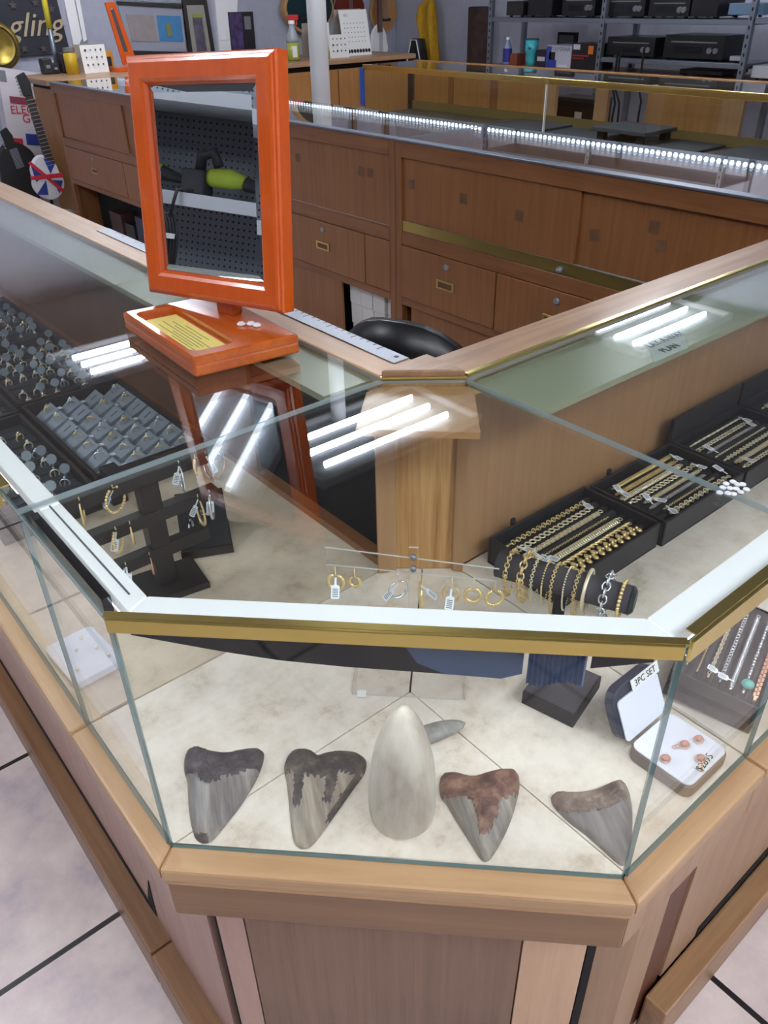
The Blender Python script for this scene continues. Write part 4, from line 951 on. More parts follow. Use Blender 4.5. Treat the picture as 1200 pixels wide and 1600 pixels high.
# foam trays
def foamtray(label, nm, x0, x1, y0, y1, rows, cols, fill, seed, clipp):
    t = tray(label, x0, x1, y0, y1); rng = random.Random(seed)
    bm = bmn(); box(bm, x0+.009, y0+.009, ZL+.005, x1-.009, y1-.009, ZL+.028); dy = (y1-y0-.02)/rows
    for j in range(rows): tube(bm, [(x0+.01, y0+.01+dy*(j+.0), ZL+.028), (x1-.01, y0+.01+dy*(j+.0), ZL+.028)], dy*.2, 6)
    mk('foam_insert', bm, M['foam'], t); dx = (x1-x0-.03)/cols
    for j in range(rows):
        for i in range(cols):
            if rng.random() > fill: continue
            k = rng.choice((0, 1, 2, 3)); m_ = rng.choice(('gold', 'yellowgold', 'yellowgold', 'silver'))
            cl = rng.random() < clipp
            ring(f'{dict(gold="gold", yellowgold="pale gold", silver="silver")[m_]} {kinds[k]} ring, {ORD[j]} row {ORD[i]} place in the {nm}', (x0+.015+dx*(i+.5), y0+.01+dy*(j+.5), ZL+.026), k, m_, 'rings in the '+nm, 'c' if cl else None, False, rng.uniform(1.1, 2.0), rng.uniform(-.15, .15))
foamtray('dark foam ring tray with grey size discs behind the wedge tray', 'tray behind the wedges', .238, .462, 1.492, 1.880, 8, 6, .8, 5, .75)
foamtray('dark foam ring tray along the left front glass beside the wedge tray', 'tray along the left glass', .052, .228, 1.05, 1.45, 8, 4, .7, 6, .5)
foamtray('dark foam ring tray by the left glass at the photograph edge', 'tray at the photograph edge', .052, .228, 1.46, 1.86, 8, 4, .7, 9, .5)
foamtray('farthest dark ring tray in the left counter with tall grey discs', 'farthest dark tray', .238, .462, 1.892, 2.28, 7, 5, .7, 8, .95)
# loose black ring box at the wedge tray's near corner
lb_ = thing('ring_stand', 'plain black display block at the near end of the wedge tray', 'jewelry stand', (.245, 1.06, ZL))
bm = bmn(); box(bm, .246, 1.046, ZL+.0005, .276, 1.080, .71); mk('block', bm, M['blackbox'], lb_, .0015)
# ------------------------------------------------------------------ storage counters with LED glass top (face plane x=XF)
XF, XD = 1.912, 2.405
def flush_pull(parent, y, z, m=None):
    bm = bmn(); box(bm, XF-.0065, y-.048, z-.017, XF-.0035, y+.048, z+.017); h = mk('pull', bm, M['brassdark'], parent, .0012)
    bm = bmn(); box(bm, XF-.0072, y-.036, z-.010, XF-.0066, y+.036, z+.010); mk('recess', bm, M['darkwood'], h)
def lock(parent, y, z):
    bm = bmn(); lathe(bm, [(.012, 0), (.012, .004), (.009, .007)], (0, 0, 0), 14, frame((XF-.0035, y, z), (0, -1, 0), (0, 0, 1))); mk('lock', bm, M['steel'], parent, smooth=False)
def unit(label, y0, y1, doors, drawers, low, patches=(), fillers=(), dz0=.655):
    t = thing('storage_counter', label, 'counter', ((XF+XD)/2, (y0+y1)/2, 0), 0, 'oak storage counters behind the corner case')
    W_ = M['backY']; Wz = M['backZ']
    def b(nm, q, m, bev=.0015, par=t):
        bm = bmn(); box(bm, *q); return mk(nm, bm, m, par, bev)
    b('stile', (XF, y0, 0, XF+.03, y0+.035, ZT-.004), Wz); b('stile', (XF, y1-.035, 0, XF+.03, y1, ZT-.004), Wz)
    a, c = y0+.0355, y1-.0355
    b('top_rail', (XF, a, .912, XF+.03, c, ZT-.004), W_); b('mid_rail', (XF, a, .600, XF+.03, c, .650), W_); b('low_rail', (XF, a, .362, XF+.03, c, .392), W_); b('kick', (XF+.01, a, 0, XF+.03, c, .07), W_)
    b('end_panel', (XF+.031, y0, 0, XD-.021, y0+.015, .598), Wz); b('end_panel', (XF+.031, y1-.015, 0, XD-.021, y1, .598), Wz)
    b('front_panel', (XD-.02, y0+.016, 0, XD, y1-.016, .60), M['farwood'], 0)
    b('inner_floor', (XF+.031, y0+.016, .60, XD-.021, y1-.016, .64), M['darkdeck'], 0); b('inner_back', (XF+.16, y0+.016, .02, XF+.17, y1-.016, .597), M['pitch'], 0)
    for i, (d0, d1) in enumerate(doors):
        o = .010+.010*(i % 2)
        d = b('sliding_door', (XF+o, d0, dz0, XF+o+.009, d1, .911), M['doorback'], 0)
        for (py, pz) in patches:
            if d0 < py < d1:
                bm = bmn(); R_ = Matrix.Rotation(random.uniform(-.2, .2), 3, 'X'); cbox(bm, (XF+o-.0006, py, pz), (.0008, .034, .034), R_)
                mk('tape_mark', bm, M['tapemark'], d)
    for (d0, d1, hd) in drawers:
        d = b('drawer', (XF-.003, d0+.002, .3945, XF+.02, d1-.002, .5975), M['doorback'], .0015)
        if hd: flush_pull(d, (d0+d1)/2, .495); lock(d, (d0+d1)/2-.005, .565)
    for (d0, d1) in fillers: b('filler', (XF, d0, .3945, XF+.02, d1, .5975), M['doorback'], .001)
    for (d0, d1) in low: b('lower_door', (XF+.014, d0, .072, XF+.026, d1, .360), M['doorback'], .001)
    b('metal_edge', (XF-.006, y0+.001, ZT-.0035, XF+.035, y1-.001, ZT+.003), M['steelm'], .001)
    hpane('top_glass', [(XF+.036, y0+.001), (XD-.008, y0+.001), (XD-.008, y1-.001), (XF+.036, y1-.001)], ZT-.004, ZT+.001, t, M['topglass'])
    vpane('front_glass', (XD, y0+.001), (XD, y1-.001), .602, ZT+.001, .006, t)
    bm = bmn(); box(bm, XD-.036, y0+.002, ZT-.014, XD-.022, y1-.002, ZT-.006); l = mk('led_strip', bm, M['steelm'], t)
    bm = bmn(); n = int((y1-y0-.01)/.022)
    for k in range(n):
        y = y0+.011+.022*k
        lathe(bm, [(.0075, 0), (.007, .003), (.003, .0055)], (0, 0, 0), 6, frame((XD-.036, y, ZT-.010), (0, -1, 0), (0, 0, 1)))
    mk('led_dots', bm, M['leddot'], l)
    return t
M['tapemark'] = plain('old tape mark', (112, 78, 52), .6, vary=.3)
def pm(l): return [tuple(ux(px, py, XF+.012))[1:] for px, py in l]
u3 = unit('oak counter with brass tracked sliding doors right of the centre stile', .30, 2.196, [(1.343, 2.16), (.336, 1.36)], [(1.657, 2.16, 1), (1.12, 1.655, 1), (.34, 1.118, 1)], [(1.25, 2.12)], pm([(644, 288), (725, 310), (812, 337), (926, 368), (1020, 356), (1030, 386)]), (), .690)
bm = bmn(); box(bm, XF+.004, .34, .651, XF+.009, 2.16, .689); mk('brass_track', bm, M['brassdark'], u3)
bm = bmn(); p = ux(876, 421, XF); lathe(bm, [(.010, 0), (.011, .012), (.007, .016), (.007, .022)], (0, 0, 0), 12, frame((XF+.004, p.y, p.z), (0, -1, 0), (0, 0, 1))); mk('ratchet_lock', bm, M['steel'], u3, smooth=True)
u2 = unit('oak counter left of the centre stile with open cubby of white boxes', 2.198, 3.90, [(2.234, 3.06), (3.05, 3.864)], [(2.392, 2.975, 1), (2.977, 3.55, 1)], [(2.585, 3.86)], pm([(466, 246), (565, 268), (579, 270)]), [(2.234, 2.390), (3.552, 3.864)])
u1 = unit('oak counter at the far end beside the leaning guitars', 3.902, 5.64, [(4.607, 5.604), (3.938, 4.62)], [(4.70, 5.604, 1), (3.94, 4.698, 1)], [(3.94, 4.55)], (), ())
# white boxes in the open cubby
k = 0
for r in range(3):
    for c_ in range(4):
        y = 2.245+.083*c_; z = .072+.095*r
        bm = bmn(); box(bm, XF+.045+random.uniform(0, .02), y, z, XF+.15, y+.078, z+.092); o = mk('white_carton', bm, M['paper'], None, .001)
        tag(o, f'white carton, {["bottom", "middle", "top"][r]} row and {ORD[c_]} from the stile in the open cubby', 'box', 'white cartons in the cubby')
# dark goods in the far cubby
for i, (y, w, h, c1) in enumerate(((4.62, .16, .2, (40, 46, 70)), (4.82, .14, .13, (30, 30, 34)), (5.0, .18, .17, (64, 40, 34)))):
    bm = bmn(); box(bm, XF+.045, y, .072, XF+.15, y+w, .072+h); o = mk('stored_box', bm, plain('stored box', c1, .5), None, .003)
    tag(o, ['navy box in the far open cubby under the end drawer', 'low black box in the far open cubby', 'dark brown box in the far open cubby'][i], 'box')

# black office chair behind the counters
ch = thing('office_chair', 'black office chair with rounded back between the counters', 'chair', (1.02, .93, 0))
blk = plain('black chair plastic', (20, 20, 23), .38)
bm = bmn(); rows = 7; cols = 11; grid = []
cc0 = Vector((.915, 1.045)); fwd = Vector((.75, .35)).normalized(); sd = Vector((-fwd.y, fwd.x))
for lay in (0, 1):
    for i in range(rows):
        v = i/(rows-1); z = .50+.325*v; row = []
        for j in range(cols):
            u = -1+2*j/(cols-1); wd = .20*(1-.18*v**3) ; zz = z-.10*(abs(u)**2.6)*v**2
            p = cc0+sd*u*wd+fwd*(.075*u*u-.05*v*(1-v)*2+.028*lay)
            row.append(bm.verts.new((p.x, p.y, zz)))
        grid.append(row)
for lay in (0, 1):
    for i in range(rows-1):
        for j in range(cols-1):
            g = grid[lay*rows+i]; h = grid[lay*rows+i+1]; bm.faces.new((g[j], g[j+1], h[j+1], h[j]))
for i in range(rows-1):
    for j in (0, cols-1): bm.faces.new((grid[i][j], grid[i+1][j], grid[rows+i+1][j], grid[rows+i][j]))
for j in range(cols-1):
    for i in (0, rows-1): bm.faces.new((grid[i][j], grid[i][j+1], grid[rows+i][j+1], grid[rows+i][j]))
mk('backrest', bm, blk, ch, smooth=True)
sc_ = cc0+fwd*.25
bm = bmn(); cbox(bm, (sc_.x, sc_.y, .45), (.46, .46, .07), Matrix.Rotation(math.atan2(fwd.y, fwd.x), 3, 'Z')); mk('seat', bm, blk, ch, .03, seg=3)
bm = bmn(); p0 = cc0+fwd*.04; tube(bm, [(p0.x, p0.y, .60), (p0.x-fwd.x*.03, p0.y-fwd.y*.03, .46), (sc_.x, sc_.y, .40)], .02, 8); mk('back_bracket', bm, blk, ch)
bm = bmn(); tube(bm, [(sc_.x, sc_.y, .07), (sc_.x, sc_.y, .415)], .027, 12); mk('gas_column', bm, M['steelm'], ch)
for k in range(5):
    a = 2*PI*k/5+.4; e = Vector((sc_.x+.27*math.cos(a), sc_.y+.27*math.sin(a), .06)); bm = bmn(); tube(bm, [(sc_.x, sc_.y, .09), e], [.025, .016], 8); l = mk('leg', bm, blk, ch)
    bm = bmn(); ball(bm, e-Vector((0, 0, .034)), .025, 8, 6); mk('caster', bm, blk, l)

# white support pole
bm = bmn(); pc = Vector((2.53, 3.50)); tube(bm, [(pc.x, pc.y, 0), (pc.x, pc.y, ZC)], .048, 20); o = mk('support_column', bm, M['whitepaint'], None, smooth=True); tag(o, 'white round steel support column behind the LED counter', 'column', None, 'structure')

# ------------------------------------------------------------------ far glass case
FX0, FX1, FY0, FY1 = 4.05, 4.55, -.6, 5.06
fc = thing('far_display_case', 'long empty glass case with gold edge and oak back doors beyond the LED counter', 'display case', (4.3, 2.2, 0))
def fb(nm, q, m, bev=0):
    bm = bmn(); box(bm, *q); return mk(nm, bm, m, fc, bev)
fb('base_cabinet', (FX0, FY0, 0, FX1, FY1, .62), M['farwood']); fb('deck', (FX0, FY0, .62, FX1, FY1, .64), plain('yellowed deck', (92, 86, 74), .5))
hpane('top_glass', [(FX0, FY0), (FX1, FY0), (FX1, FY1), (FX0, FY1)], ZT-.004, ZT+.002, fc)
ya = ux(853, 150, FX0).y
vpane('front_glass', (FX0, ya+.004), (FX0, FY1), .64, ZT-.005, .006, fc); vpane('front_glass', (FX0, FY0), (FX0, ya-.004), .64, ZT-.005, .006, fc)
fb('seam_strip', (FX0-.004, ya-.006, .64, FX0+.008, ya+.006, ZT-.005), M['acedge'])
fb('brass_channel', (FX0-.006, FY0, ZT-.030, FX0-.001, FY1, ZT+.005), M['brass'], .001); fb('brass_channel', (FX0-.001, FY0, ZT+.0025, FX0+.02, FY1, ZT+.005), M['brass'])
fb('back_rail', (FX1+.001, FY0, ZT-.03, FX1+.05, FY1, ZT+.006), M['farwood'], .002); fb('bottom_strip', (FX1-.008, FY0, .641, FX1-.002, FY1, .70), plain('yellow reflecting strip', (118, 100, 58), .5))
pw = [(556, 700), (708, 765), (776, 850), (1012, 1130)]
for a, b in pw:
    y1_, y0_ = ux(a, 150, FX1).y, ux(b, 170, FX1).y; fb('back_door', (FX1+.004, y0_, .65, FX1+.014, min(y1_, FY1-.01), ZT-.031), M['farwood'])
for a, b in ((700, 708), (765, 776), (850, 868), (930, 950), (1130, 1165)):
    y1_, y0_ = ux(a, 150, FX1).y, ux(b, 150, FX1).y; fb('back_post', (FX1+.001, y0_, .641, FX1+.03, y1_, ZT-.031), M['backZ'] if a in (765, 700) else M['postside'])
vpane('end_glass', (FX0+.006, FY1-.008), (FX1, FY1-.008), .641, ZT-.005, .006, fc)
bm = bmn(); box(bm, FX0-.02, FY1-.02, .70, FX0-.007, FY1+.02, ZT-.02); o = mk('blue_tape', bm, plain('blue masking tape', (34, 72, 150), .6), fc)
# felt boards and the riser on the deck
def board(label, x0, x1, y0, y1, z0, z1, nm='felt_board'):
    bm = bmn(); box(bm, x0, y0, z0, x1, y1, z1); o = mk(nm, bm, M['felt'], None, .003); tag(o, label, 'display board', 'grey felt boards in the far case'); return o
board('thick grey felt board at the left end of the far case boards', 4.12, 4.50, 3.42, 3.86, .6405, .668)
board('flat grey felt board second from the left in the far case', 4.10, 4.50, 3.02, 3.41, .6405, .655)
board('grey felt board carrying the low black riser', 4.10, 4.52, 2.68, 3.01, .6405, .655)
board('grey felt board right of the riser in the far case', 4.10, 4.52, 2.33, 2.67, .6405, .655)
board('thick grey felt board at the right end of the far case boards', 4.10, 4.52, 1.70, 2.20, .6405, .668)
rz = thing('display_riser', 'low black felt riser table standing on a felt board in the far case', 'display riser', (4.33, 2.84, .655))
bm = bmn(); box(bm, 4.14, 2.62, .705, 4.46, 3.00, .728); mk('top', bm, M['felt'], rz, .004)
for x in (4.17, 4.40):
    for y in (2.65, 2.93): bm = bmn(); box(bm, x, y, .6555, x+.045, y+.045, .7045); mk('leg', bm, M['black'], rz)
dk = thing('dark_speaker', 'dark wooden box with white label seen through the open back of the far case', 'box', (4.9, 3.6, .2))
p0, p1 = ux(868, 150, 4.85), ux(926, 186, 4.85)
bm = bmn(); box(bm, 4.85, p1.y, .0, 5.05, p0.y, p0.z); mk('body', bm, plain('dark brown veneer', (40, 30, 28), .5), dk, .003)
p = ux(903, 180, 4.846); bm = bmn(); box(bm, 4.844, p.y-.03, p.z-.02, 4.8495, p.y+.03, p.z+.02); mk('label_sticker', bm, M['paper'], dk)
for i, (a, b_) in enumerate((((958, 140), (957, 182)), ((962, 140), (966, 180)), ((998, 138), (998, 178)))):
    bm = bmn(); p, q_ = ux(*a, 5.3), ux(*b_, 5.3); tube(bm, [p+Vector((0, 0, .25)), p, p.lerp(q_, .5)+Vector((0, -.02, 0)), q_, q_-Vector((0, 0, q_.z-.02))], .008, 6); o = mk('hanging_cable', bm, M['pitch'], None)
    tag(o, ['black power cord hanging behind the far case, leftmost of three', 'black power cord hanging behind the far case, middle of three', 'black power cord hanging behind the far case, rightmost of three'][i], 'cable', 'hanging power cords')

# ------------------------------------------------------------------ shelving of electronics against the back wall
SX0, SX1 = 5.40, 5.85
sh = thing('steel_shelving', 'galvanised slotted angle shelving loaded with black electronics', 'shelving', (5.6, 3.8, 0))
uy_ = [ux(764, 60, SX0).y, ux(938, 60, SX0).y, ux(1167, 60, SX0).y]
for y in uy_+[uy_[2]-1.2]:
    for x in (SX0, SX1-.04):
        bm = bmn(); box(bm, x, y-.018, 0, x+.003, y+.018, 2.2); box(bm, x+.003, y-.018, 0, x+.036, y-.015, 2.2)
        up_ = mk('upright', bm, M['steelm'], sh)
        if x == SX0:
            bm = bmn()
            for k in range(44): box(bm, x-.0008, y-.005, .03+.05*k, x-.0002, y+.005, .05+.05*k)
            mk('slots', bm, M['pitch'], up_)
zt = ux(850, 28, SX0).z; zm = ux(1050, 95, SX0).z
SHZ = [(zt, uy_[0]+.02, uy_[2]), (zm, uy_[1]+.02, uy_[2]-.02), (1.72, uy_[0]+.02, uy_[2])]
for z, ya_, yb_ in SHZ:
    bm = bmn(); box(bm, SX0+.004, yb_, z-.03, SX1-.045, ya_-.04, z); mk('shelf', bm, M['steelm'], sh, .002)
zl = ux(850, 106, SX0).z
bm = bmn(); box(bm, SX0+.004, uy_[2]-1.2, zl-.03, SX1-.045, uy_[0], zl); mk('shelf', bm, M['backY'], sh)
bm = bmn(); box(bm, SX0+.004, uy_[2]-1.22, zt-.02, SX1-.045, uy_[2]-.03, zt+.01); mk('shelf', bm, M['steelm'], sh)
def comp(label, pxl, pxr, pyt, zb, x0=5.455, depth=.33, detail=1, col=(17, 17, 20), nm='stereo_component', cat='electronics'):
    yl, yr = ux(pxl, pyt, x0).y, ux(pxr, pyt, x0).y; zt_ = max(zb+.04, ux((pxl+pxr)/2, pyt, x0).z)
    t = thing(nm, label, cat, (x0+.15, (yl+yr)/2, zb), 0, 'equipment on the steel shelves')
    bm = bmn(); box(bm, x0, yr, zb+.012, x0+depth, yl, zt_); mk('body', bm, plain('equipment black', col, .35), t, .004)
    bm = bmn()
    for y in (yr+.03, yl-.03):
        for x in (x0+.03, x0+depth-.03): lathe(bm, [(.012, 0), (.012, .0115)], (x, y, zb+.0005), 8)
    mk('feet', bm, M['pitch'], t)
    w_ = yl-yr; h_ = zt_-zb
    if detail:
        bm = bmn(); box(bm, x0-.003, yr+w_*.12, zb+h_*.70, x0-.0005, yl-w_*.12, zb+h_*.76); mk('trim_line', bm, M['greyink'], t)
        bm = bmn(); box(bm, x0-.003, yr+w_*.35, zb+h_*.3, x0-.0005, yl-w_*.2, zb+h_*.55); mk('display', bm, M['blackgloss'], t)
        for k in range(2):
            bm = bmn(); lathe(bm, [(min(.02, h_*.18), 0), (min(.018, h_*.16), .012)], (0, 0, 0), 12, frame((x0-.0005, yr+w_*(.12+.1*k), zb+h_*.42), (0, -1, 0), (0, 0, 1))); mk('knob', bm, M['greyink'], t)
    return t
comp('dark bulky bag at the left end of the top shelf', 792, 818, 2, zt, detail=0, col=(34, 28, 26), nm='camera_bag', cat='bag')
comp('black box with small white label on the top shelf', 826, 864, -6, zt, detail=0)
comp('wide black amplifier on the top shelf left of the middle upright', 880, 932, -10, zt)
comp('black receiver on the top shelf just right of the middle upright', 950, 1010, -8, zt)
comp('black deck with two silver lines on the top shelf', 1016, 1080, -4, zt)
comp('black speaker cabinet on the top shelf beside the right upright', 1084, 1126, -12, zt, detail=0)
comp('dark tuner on the lower shelf beside the middle upright', 950, 1025, 58, zm)
comp('black disc player with grey line on the lower shelf', 1040, 1135, 55, zm)
comp('slim black player on the wooden shelf under the disc player', 1062, 1130, 110, zl, detail=0)
comp('small white mouse shaped gadget on the lower shelf end', 1140, 1158, 90, zm, detail=0, col=(190, 186, 200), depth=.08, nm='small_gadget', cat='gadget')
comp('pale blue console at the far right of the top shelf', 1140, 1195, 5, zt+.012, detail=0, col=(110, 140, 170), nm='game_console', cat='console')
comp('white printer at the far right of the wooden shelf', 1176, 1215, 103, zl, detail=0, col=(196, 198, 206), nm='label_printer', cat='printer')
def carton(label, pxl, pxr, pyt, col, x0=5.45, depth=.22, patches=(), nm='carton'):
    yl, yr = ux(pxl, pyt, x0).y, ux(pxr, pyt, x0).y; z1 = ux((pxl+pxr)/2, pyt, x0).z
    t = thing(nm, label, 'box', (x0+depth/2, (yl+yr)/2, zl), 0, 'boxes on the wooden shelf')
    bm = bmn(); box(bm, x0, yr, zl+.0005, x0+depth, yl, z1); mk('box', bm, plain('carton', col, .5), t, .002)
    w_, h_ = yl-yr, z1-zl
    for (u0, v0, u1, v1, c_) in patches:
        bm = bmn(); box(bm, x0-.002, yl-w_*u1, zl+h_*v0, x0-.0005, yl-w_*u0, zl+h_*v1); mk('printed_patch', bm, plain('print', c_, .5), t)
    return t, x0, yl, yr, z1
carton('small dark box with pale label left of the white carton', 838, 855, 78, (36, 32, 44), patches=((.15, .35, .85, .6, (200, 200, 210)),))
t, x0, yl, yr, z1 = carton('white and blue speaker carton between the dark boxes', 855, 894, 71, (196, 198, 214), patches=((.02, .02, .42, .35, (44, 62, 160)), (.0, .35, .2, .95, (60, 74, 160)), (.12, .35, .36, .7, (24, 24, 34)), (.5, .04, .85, .16, (230, 230, 236))))
text('lettering', 'YAMAHA', .045, M['greyink'], frame((x0-.003, (yl+yr)/2-.02, zl+(z1-zl)*.84), (0, -1, 0), (0, 0, 1)), t)
carton('black and red carton with orange dot sticker beside the middle upright', 895, 934, 68, (22, 20, 24), patches=((.05, .76, .32, .96, (210, 210, 214)), (.05, .5, .7, .56, (150, 40, 30)), (.05, .4, .5, .45, (150, 40, 30)), (.66, .6, .86, .92, (226, 120, 34))))
carton('small orange and brown box behind the blue bottle', 797, 808, 84, (130, 66, 44), depth=.1)
def simple_lathe(nm, label, cat, px, pyt, pyb, prof, parts, x0=5.45):
    pass
p = ux(826, 106, 5.44); tb_ = thing('tumbler', 'teal insulated tumbler on the wooden shelf', 'cup', (5.46, p.y, zl)); zt2 = ux(826, 60, 5.44).z-zl
teal = plain('teal enamel', (72, 190, 204), .35)
bm = bmn(); lathe(bm, [(.034, 0), (.038, .04*1), (.040, zt2*.45), (.052, zt2*.52), (.054, zt2*.94)], (5.46, p.y, zl+.0005), 24); mk('cup', bm, teal, tb_, smooth=True)
bm = bmn(); lathe(bm, [(.0545, zt2*.945), (.0545, zt2*.99), (.05, zt2)], (5.46, p.y, zl), 24); mk('lid', bm, plain('dark lid', (40, 90, 100), .3), tb_)
bm = bmn()
for k in range(4): tube(bm, [(5.404, p.y-.012-.008*k, zl+zt2*.62), (5.404, p.y-.016-.008*k, zl+zt2*(.70+.06*(k == 0)))], .002, 5)
mk('script_mark', bm, M['pitch'], tb_)
p = ux(789, 104, 5.44); bt = thing('drink_bottle', 'blue labelled drink bottle at the left end of the wooden shelf', 'bottle', (5.46, p.y, zl)); hb = ux(789, 58, 5.44).z-zl
bm = bmn(); lathe(bm, [(.034, 0), (.037, .02), (.035, hb*.5), (.034, hb*.62), (.014, hb*.84), (.014, hb*.9)], (5.46, p.y, zl+.0005), 18); mk('bottle', bm, plain('pale plastic', (150, 166, 200), .2), bt, smooth=True)
bm = bmn(); lathe(bm, [(.0375, hb*.1), (.0375, hb*.6)], (5.46, p.y, zl), 18, caps=False); mk('label_wrap', bm, plain('blue label', (44, 52, 140), .4), bt, smooth=True)
bm = bmn(); lathe(bm, [(.017, hb*.9), (.017, hb), (.012, hb+.001)], (5.46, p.y, zl), 14); mk('cap', bm, M['white'], bt)
mt_ = thing('small_monitor', 'small grey screened monitor standing behind the white carton', 'monitor', (5.7, ux(885, 60, 5.7).y, zl))
a, b = ux(873, 50, 5.7), ux(900, 72, 5.7); bm = bmn(); box(bm, 5.69, b.y, zl+.0005, 5.72, a.y, a.z); mk('case', bm, M['pitch'], mt_, .003); bm = bmn(); box(bm, 5.686, b.y+.02, b.z-.02, 5.689, a.y-.02, a.z-.02); mk('screen', bm, plain('grey screen', (70, 72, 80), .3), mt_)
# brown roll leaning at the wall
rl = thing('fabric_roll', 'dark brown rolled rug standing upright against the back wall', 'roll', (6.0, 5.8, 0))
a = ux(748, 11, 6.0); bm = bmn(); tube(bm, [(6.0, ux(745, 100, 6.0).y, .0005), (6.0, a.y, a.z)], .095, 18); mk('roll', bm, plain('brown weave', (62, 42, 38), .9, vary=.35), rl, smooth=True)
bm = bmn(); 
for r in (.03, .055, .08): tube(bm, [(6.0+r*math.cos(2*PI*k/20), a.y+r*math.sin(2*PI*k/20), a.z+.002) for k in range(20)], .003, 4, True)
mk('rolled_end', bm, plain('brown weave dark', (40, 26, 24), .9), rl)
# mustard cloth on the wall
mc = thing('hanging_cloth', 'mustard yellow cloth hanging in folds from a hook on the back wall', 'cloth', (6.1, 6.2, .8))
mus = plain('mustard cloth', (186, 142, 30), .9, vary=.15); bm = bmn(); g = []
L_ = [(0, 668, 682), (10, 657, 687), (30, 655, 689), (50, 660, 690), (70, 662, 692), (95, 664, 695), (140, 665, 697)]
for j, (py, a, b) in enumerate(L_):
    row = []
    for i in range(19):
        u = i/18; q_ = ux(a+(b-a)*u, py, 6.12); row.append(bm.verts.new((6.12-.035-.03*math.sin(u*13+j*.2)*(min(1, j/2)), q_.y, q_.z)))
    g.append(row)
for A_, B_ in zip(g, g[1:]):
    for i in range(18): bm.faces.new((A_[i], A_[i+1], B_[i+1], B_[i]))
top_ = [bm.verts.new((6.16, v.co.y*.3+g[0][9].co.y*.7, g[0][0].co.z+.18)) for v in g[0]]
for i in range(18): bm.faces.new((g[0][i], g[0][i+1], top_[i+1], top_[i]))
mk('cloth', bm, mus, mc, smooth=True)
bm = bmn(); q_ = g_ = (6.199, ux(676, 0, 6.12).y, ux(676, 0, 6.12).z+.19); tube(bm, [q_, (6.15, q_[1], q_[2])], .008, 8); mk('hook', bm, M['steelm'], mc)
bk = thing('patterned_bag', 'black patterned bag standing in front of the mustard cloth', 'bag', (6.0, ux(645, 90, 6.0).y, 0))
a, b = ux(634, 60, 5.95), ux(660, 92, 5.95); bm = bmn(); pts = [(0, 0), (1, 0), (.95, .8), (.7, 1), (.3, 1), (.05, .8)]
FBG = frame((5.95, a.y, 0), (0, -1, 0), (0, 0, 1)); prism(bm, [(x*(a.y-b.y), y*(a.z)) for x, y in pts], -.10, 0, FBG); mk('bag', bm, plain('black speckled', (32, 32, 34), .6, vary=.9), bk, .01)
bm = bmn(); tube(bm, [FBG @ Vector((x*(a.y-b.y), y*a.z, .006)) for x, y in ((.0, .5), (.12, .82), (.35, .99), (.65, .99), (.88, .82), (1, .5))], .006, 6); mk('piping', bm, M['paper'], bk)
# ------------------------------------------------------------------ oak end counter under the left wall
ec2 = thing('end_counter', 'oak counter under the framed pictures, crossing the far end', 'counter', (3.4, 6.0, 0))
def eb(nm, q, m, bev=0):
    bm = bmn(); box(bm, *q); return mk(nm, bm, m, ec2, bev)
EY0, EY1 = 5.70, 6.42
bm = bmn(); prism(bm, [(2.06, EY0), (5.15, EY0), (5.15, EY1), (2.12, EY1), (1.95, EY1-.10), (1.95, EY0+.12)], ZT-.035, ZT); mk('worktop', bm, M['railX'], ec2, .004)
eb('body', (2.05, EY0+.05, 0, 5.10, EY1-.03, ZT-.075), M['farwood']); eb('shadow_gap', (2.05, EY0+.07, ZT-.0745, 5.10, EY1-.05, ZT-.0355), M['pitch'])
for x in (3.77, 4.06, 4.33): eb('panel_seam', (x, EY0+.045, .05, x+.006, EY0+.0495, ZT-.08), M['darkwood'])
WYY = 7.2
def wq(pts, y): return [uy(px, py, y) for px, py in pts]
def flat(nm, pts, y, m, parent=None, th_=.02):
    q = wq(pts, y); bm = bmn(); a = [bm.verts.new(p) for p in q]; b = [bm.verts.new(p+Vector((0, th_, 0))) for p in q]; n = len(q)
    bm.faces.new(a); bm.faces.new(b[::-1])
    for i in range(n): bm.faces.new((a[i], a[(i+1) % n], b[(i+1) % n], b[i]))
    return mk(nm, bm, m, parent)
def lerp2(q, u, v):
    (ax, ay), (bx, by), (cx_, cy_), (dx, dy) = q
    return ((ax*(1-u)+bx*u)*(1-v)+(dx*(1-u)+cx_*u)*v, (ay*(1-u)+by*u)*(1-v)+(dy*(1-u)+cy_*u)*v)
def sub(q, u0, v0, u1, v1): return [lerp2(q, u0, v0), lerp2(q, u1, v0), lerp2(q, u1, v1), lerp2(q, u0, v1)]
def wallthing(nm, label, cat, q, y=7.17, group=None):
    c = uy(sum(p[0] for p in q)/4, sum(p[1] for p in q)/4, y); return thing(nm, label, cat, c, 0, group)
navy_ = plain('navy sign board', (30, 30, 42), .6); cream = plain('cream lettering', (176, 160, 132), .6); star_ = plain('dim star', (74, 60, 62), .6)
# sign: writing "gling" cut by the frame
q = [(-40, -25), (86, -12), (110, 83), (-20, 92)]
s = wallthing('wall_sign', 'navy starred sign with cream script letters ending in gling', 'sign', q); flat('board', q, 7.16, navy_, s)
a, b = uy(8, 52, 7.15), uy(100, 47, 7.15)
text('lettering', 'gling', .23, cream, frame((a+b)/2+Vector((0, 0, .04)), b-a, (0, 0, 1)), s, xs=1.05, shear=.4, thick=.004)
for px, py in ((20, 8), (55, 4), (80, 14), (15, 75), (38, 76), (68, 76)):
    c = uy(px, py, 7.152); bm = bmn(); pts = [(.035*(1 if k % 2 == 0 else .42)*math.sin(PI*k/5), .035*(1 if k % 2 == 0 else .42)*math.cos(PI*k/5)) for k in range(10)]
    prism(bm, pts, 0, .003, frame(c, (1, 0, 0), (0, 0, 1))); mk('star', bm, star_, s)
